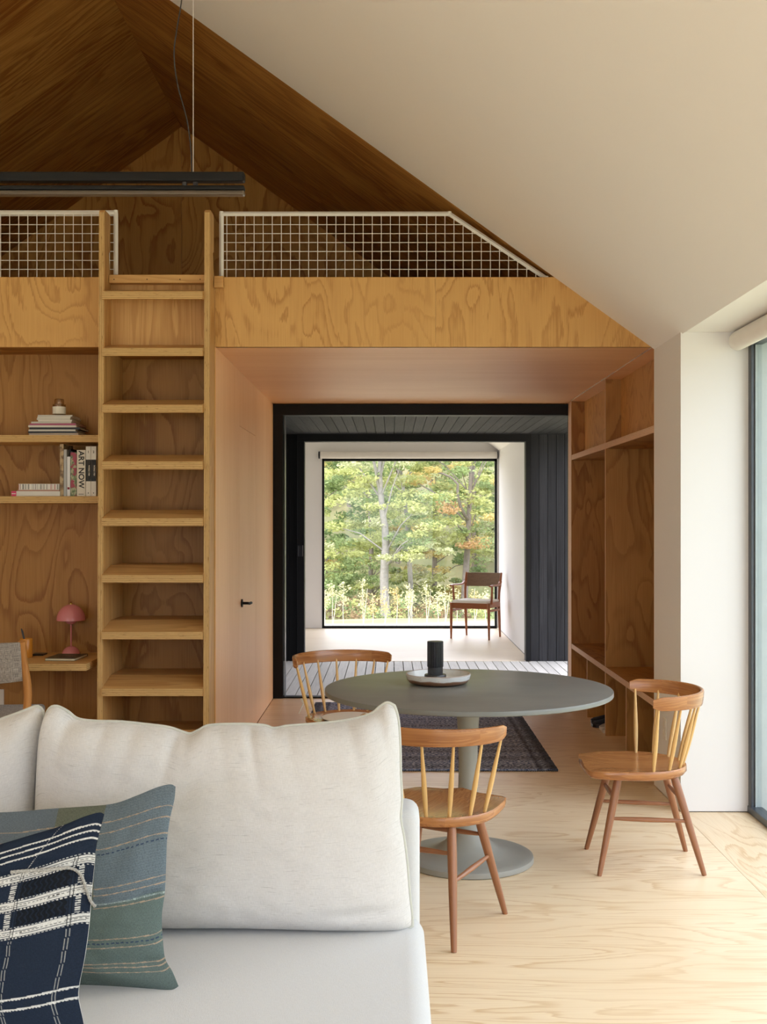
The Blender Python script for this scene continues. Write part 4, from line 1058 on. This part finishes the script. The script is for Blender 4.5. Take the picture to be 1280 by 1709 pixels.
# ------------------------------------------------------------------ outdoors
def ground_z(x, y):
    if y < 70: z = -.12-.084*(y-16)
    else: z = -4.656+.55*(y-70)
    z += .25*mnoise.noise((x*.12, y*.12, 0))*min(1, max(0, (y-18)/10)) if y > 18 else 0
    return z
bm = bmesh.new(); xs = [-60+3*i for i in range(49)]; ysg = [-25, 0, 8, 15.6, 17, 19, 22, 26, 30, 35, 40, 46, 52, 58, 64, 70, 76, 82, 90, 100, 115]
gv_ = [[bm.verts.new((x, y, ground_z(x, y) if y > 15.9 else -.15)) for x in xs] for y in ysg]
for j in range(len(ysg)-1):
    for i in range(len(xs)-1): bm.faces.new([gv_[j][i], gv_[j][i+1], gv_[j+1][i+1], gv_[j+1][i]])
def ground_mat():
    t = NT('meadow_ground'); tc = t.new('ShaderNodeTexCoord').outputs['Object']; s = t.new('ShaderNodeSeparateXYZ'); t.link(tc, s.inputs[0])
    n = t.noise(tc, .35, 5, .65); n2 = t.noise(tc, 3, 4, .7)
    meadow = t.mix(n2, (.42, .40, .24), (.62, .56, .40)); woods = t.mix(t.ramp(n, [(.4, 0), (.6, 1)]), (.20, .22, .10), (.28, .26, .14))
    far = t.ramp(t.math('ADD', t.math('MULTIPLY', s.outputs[1], .01), t.math('MULTIPLY', n, .08)), [(.38, 0), (.46, 1)])
    return t.set(t.mix(far, meadow, woods), .95, .1)
gr = obj('ground', bm, ground_mat(), None, smooth=True); gr['kind'] = 'structure'
bm = bmesh.new(); hn = 40; rows = []
for k, (rad_, zz) in enumerate(((75, -2), (95, 6), (125, 15), (170, 24))):
    rows.append([bm.verts.new((1.8+rad_*cos(radians(-95+q*4.1)), rad_*sin(radians(-95+q*4.1))*.9+8, zz+(2.5*mnoise.noise((q*.35, k, 0)) if k else 0))) for q in range(hn)])
for A, B in zip(rows, rows[1:]):
    for i in range(hn-1): bm.faces.new([A[i], A[i+1], B[i+1], B[i]])
hl = obj('hills', bm, plain('misty_hillside', (.22, .25, .24), .95, .1, nz=.15, sc=.05), None, smooth=True); hl['kind'] = 'structure'

def leaf_mat():
    t = NT('leaves'); a = t.new('ShaderNodeVertexColor'); a.layer_name = 'Col'; out = t.n['Material Output']
    tr = t.new('ShaderNodeBsdfTranslucent'); df = t.new('ShaderNodeBsdfDiffuse'); t.link(a.outputs[0], tr.inputs[0]); t.link(a.outputs[0], df.inputs[0])
    mx = t.new('ShaderNodeMixShader'); mx.inputs[0].default_value = .4; t.link(df.outputs[0], mx.inputs[1]); t.link(tr.outputs[0], mx.inputs[2]); t.link(mx.outputs[0], out.inputs[0]); return t.m
LM = leaf_mat()
bark = plain('pale_bark', (.27, .255, .225), .9, .1, nz=.35, sc=6); bark2 = plain('grey_bark', (.20, .175, .15), .9, .1, nz=.35, sc=5)
def leaves(name, centers, radii, cols, nper, size, parent, seed, flat=.35):
    r = np.random.default_rng(seed); C_ = np.repeat(np.array(centers), nper, 0); Rd = np.repeat(np.array(radii), nper); Cc = np.repeat(np.array(cols), nper, 0)
    n = len(C_); d = r.normal(size=(n, 3)); d /= np.linalg.norm(d, axis=1)[:, None]; rad = Rd*(r.random(n)**.5)
    p = C_+d*rad[:, None]*np.array([1, 1, flat])
    a = r.normal(size=(n, 3)); a[:, 2] *= .5; a /= np.linalg.norm(a, axis=1)[:, None]; b = np.cross(a, r.normal(size=(n, 3))); b /= np.linalg.norm(b, axis=1)[:, None]
    s = (size*(.6+.8*r.random(n)))[:, None]
    v = np.stack([p-a*s, p+b*s*.45, p+a*s, p-b*s*.45], 1).reshape(-1, 3)
    me = bpy.data.meshes.new(name); me.vertices.add(4*n); me.vertices.foreach_set('co', v.astype(np.float32).ravel())
    me.loops.add(4*n); me.loops.foreach_set('vertex_index', np.arange(4*n, dtype=np.int32)); me.polygons.add(n)
    me.polygons.foreach_set('loop_start', np.arange(0, 4*n, 4, dtype=np.int32)); me.polygons.foreach_set('loop_total', np.full(n, 4, dtype=np.int32))
    me.update(); me.validate()
    cc = Cc*(.75+.5*r.random(n))[:, None]; cc = np.repeat(np.clip(cc, 0, .95), 4, 0); cc = np.concatenate([cc, np.ones((4*n, 1))], 1)
    ca = me.color_attributes.new('Col', 'FLOAT_COLOR', 'POINT'); ca.data.foreach_set('color', cc.astype(np.float32).ravel())
    me.materials.append(LM); o = bpy.data.objects.new(name, me); COL.objects.link(o); o.parent = parent; o['kind'] = 'stuff'
    return o
PAL = {'lime': (.46, .49, .20), 'green': (.30, .38, .17), 'deep': (.19, .26, .115), 'gold': (.60, .49, .20), 'orange': (.58, .39, .20), 'pale': (.55, .57, .33)}
def tree(label, x, y, h, r0, palette, seed, trunk_pts=None, crown=(2.6, .25, 1.0), ncl=70, nper=150, size=.10, bk=bark2, group='trees of the wood beyond the far window', name='tree', limbs=()):
    rr = random.Random(seed); z0 = ground_z(x, y)-.2; t = empty(name, (0, 0, 0)); tag(t, label, 'tree', group)
    tp_ = trunk_pts or [(x+rr.uniform(-.25, .25)*q*q*h*.15, y, z0+h*q) for q in (0, .2, .4, .6, .8, 1)]
    pts = spline(tp_, 14); obj('trunk', tube(pts, [r0*(1.25 if i == 0 else 1-.72*i/13) for i in range(14)], 10), bk, t, smooth=True)
    bmb = bmesh.new(); cs = []; rd = []; cl = []
    for k in range(ncl):
        q = crown[1]+(crown[2]-crown[1])*rr.random(); a = rr.uniform(0, 2*pi); sp = crown[0]*(rr.random()**.5)*(1.1-.5*abs(q-.55))
        b0 = pts[min(13, int(q*13))]; c = V((b0.x+cos(a)*sp, b0.y+sin(a)*sp*.7, z0+h*q))
        cs.append(tuple(c)); rd.append(rr.uniform(.45, .95)); w = rr.random()
        acc = 0
        for nm, pr in palette:
            acc += pr
            if w <= acc: break
        cl.append(PAL[nm])
        if k % 6 == 0: tube([tuple(b0-V((0, 0, .4))), tuple((b0+c)/2+V((0, 0, .1))), tuple(c)], [r0*.22, r0*.14, r0*.06], 5, bmb)
    for lpnt, lr in limbs: tube(spline(lpnt, 8), [lr*(1-.6*i/7) for i in range(8)], 7, bmb)
    obj('branches', bmb, bk, t, smooth=True)['kind'] = 'stuff'
    leaves('foliage', cs, rd, cl, nper, size, t, seed)
    return t
def T2(px, py, D): return tuple(P(px, py, D))
Y1 = (('lime', .55), ('pale', .25), ('green', .2)); Y2 = (('gold', .30), ('lime', .36), ('orange', .06), ('green', .28)); Y3 = (('green', .6), ('deep', .25), ('lime', .15)); Y4 = (('pale', .4), ('lime', .4), ('green', .2))
tree('tall pale-barked tree rising left of centre in the far window', -.2, 56, 15, .24, Y1, 1, [T2(644, 1040, 56), T2(641, 960, 56), T2(644, 900, 56), T2(638, 850, 56), T2(634, 800, 56), T2(636, 720, 56), T2(628, 560, 56)], (3.2, .22, .85), 95, 130, .10, bark)
tree('slim pale-barked tree behind the tall one, near the window centre', 1.1, 62, 14, .15, Y4, 2, [T2(688, 1035, 62), T2(684, 950, 62), T2(679, 870, 62), T2(674, 820, 62), T2(668, 780, 62), T2(664, 700, 62), T2(660, 600, 62)], (3.0, .3, .85), 80, 130, .10, bark)
tree('grey-barked tree with a long crooked limb at right in the far window', 4.1, 58, 14, .19, Y2, 3, [T2(773, 1035, 58), T2(777, 960, 58), T2(781, 900, 58), T2(783, 850, 58), T2(786, 790, 58), T2(788, 700, 58), T2(790, 600, 58)], (3.0, .28, .85), 80, 130, .10, bark2,
     limbs=(([T2(783, 868, 58), T2(773, 856, 57.6), T2(764, 830, 57.4), T2(763, 805, 57.3), T2(745, 793, 57.2), T2(728, 788, 57.2)], .10),))
tree('green bushy tree at the left edge of the far window', -3.6, 60, 11, .18, Y3, 4, None, (3.0, .15, .95), 90, 130, .10)
tree('golden leaved tree right of the window centre, further back', 2.6, 68, 13, .18, Y2, 5, None, (3.2, .12, .95), 100, 130, .11)
tree('dark green tree at the right edge of the far window', 6.3, 63, 12, .2, Y3, 6, None, (3.0, .12, .95), 90, 130, .10)
tree('lime green tree behind the tall pale trunk, further back', -1.2, 69, 13, .18, Y1, 7, None, (3.4, .12, .95), 100, 130, .11)
FAR_LAB = ['lime tree just left of the far window view', 'dark green tree further left of the far window view', 'golden tree at the far left end of the wood', 'lime tree just right of the far window view',
 'golden tree second beyond the right side of the far window', 'dark green tree at the far right end of the wood', 'golden tree high behind the green bushy tree at the left of the window', 'dark green tree behind the two pale trunks',
 'lime tree behind the golden trees right of centre', 'green tree behind the right edge of the far window', 'pale leaved tree behind the left end of the wood', 'golden tree on the hillside behind the window centre',
 'lime tree on the hillside behind the window left half', 'golden tree on the hillside behind the window right edge']
ORD = ['leftmost', 'second from the left', 'third from the left', 'fourth from the left', 'fifth from the left', 'sixth from the left', 'seventh from the left', 'middle one, eighth', 'seventh from the right', 'sixth from the right', 'fifth from the right', 'fourth from the right', 'third from the right', 'second from the right', 'rightmost']
kk = 0
for i, (x, y, pal) in enumerate([(-8.5, 62, Y1), (-13, 66, Y3), (-19, 64, Y2), (9.8, 62, Y1), (13.5, 66, Y2), (19, 64, Y3), (-5, 74, Y2), (0.5, 76, Y3), (5.5, 75, Y1), (10, 76, Y3), (-10, 76, Y4), (3, 82, Y2), (-3, 83, Y1), (8, 84, Y2)]):
    tree(FAR_LAB[i], x, y, 12, .17, pal, 20+i, None, (3.4, .08, 1.0), 75, 110, .13, group='far trees of the wood')
# undergrowth: shrubs
ub = empty('undergrowth', (0, 0, 0)); ub['kind'] = 'stuff'; ub['label'] = 'low brown and green undergrowth at the foot of the wood'
rr = random.Random(5); cs = []; rd = []; cl = []
for k in range(330):
    x = rr.uniform(-12, 14); y = rr.uniform(50, 72); cs.append((x, y, ground_z(x, y)+rr.uniform(0, 1.0))); rd.append(rr.uniform(.3, .75)); cl.append(rr.choice([PAL['green'], PAL['deep'], (.34, .24, .14), (.40, .36, .18), PAL['lime'], (.22, .16, .11)]))
leaves('brush', cs, rd, cl, 70, .085, ub, 77, .6)
# saplings
YS = 25.5
for i, (px, tipy) in enumerate([(542, 985), (555, 980), (573, 972), (606, 970), (622, 992), (642, 985), (662, 985), (682, 976), (688, 984), (712, 974), (731, 992), (743, 978), (763, 986), (792, 982), (810, 990)]):
    D = YS+rr.uniform(-1.2, 1.2); x = (px-VPX)/F*D; gz = ground_z(x, D); tz = EYE-(tipy-VPY)/F*D
    t = empty('sapling', (x, D, gz-.02)); tag(t, ('twin-stemmed' if i % 2 else 'single-stemmed')+' pale sapling, '+ORD[i]+' of the row beyond the far window', 'sapling', 'row of saplings beyond the far window')
    H = tz-gz+.02; st = [(rr.uniform(-.03, .03)*q, 0, H*q) for q in (0, .35, .7, 1)]
    bm = tube(spline(st, 8), [.010-.0009*k for k in range(8)], 6)
    if i % 2: tube([(0, 0, .02), (.05, .02, H*.4), (.10, .02, H*.85)], [.010, .008, .004], 6, bm)
    obj('stem', bm, plain('sapling_bark', (.46, .43, .35), .8) if i == 0 else bpy.data.materials['sapling_bark'], t, smooth=True)
    cs = [(rr.gauss(0, .05), rr.gauss(0, .05), H*rr.uniform(.45, 1.03)) for _ in range(14)]
    leaves('foliage', cs, [.10]*14, [(.56, .54, .30) if rr.random() < .7 else (.55, .43, .20)]*14, 12, .027, t, 200+i, 1.0)
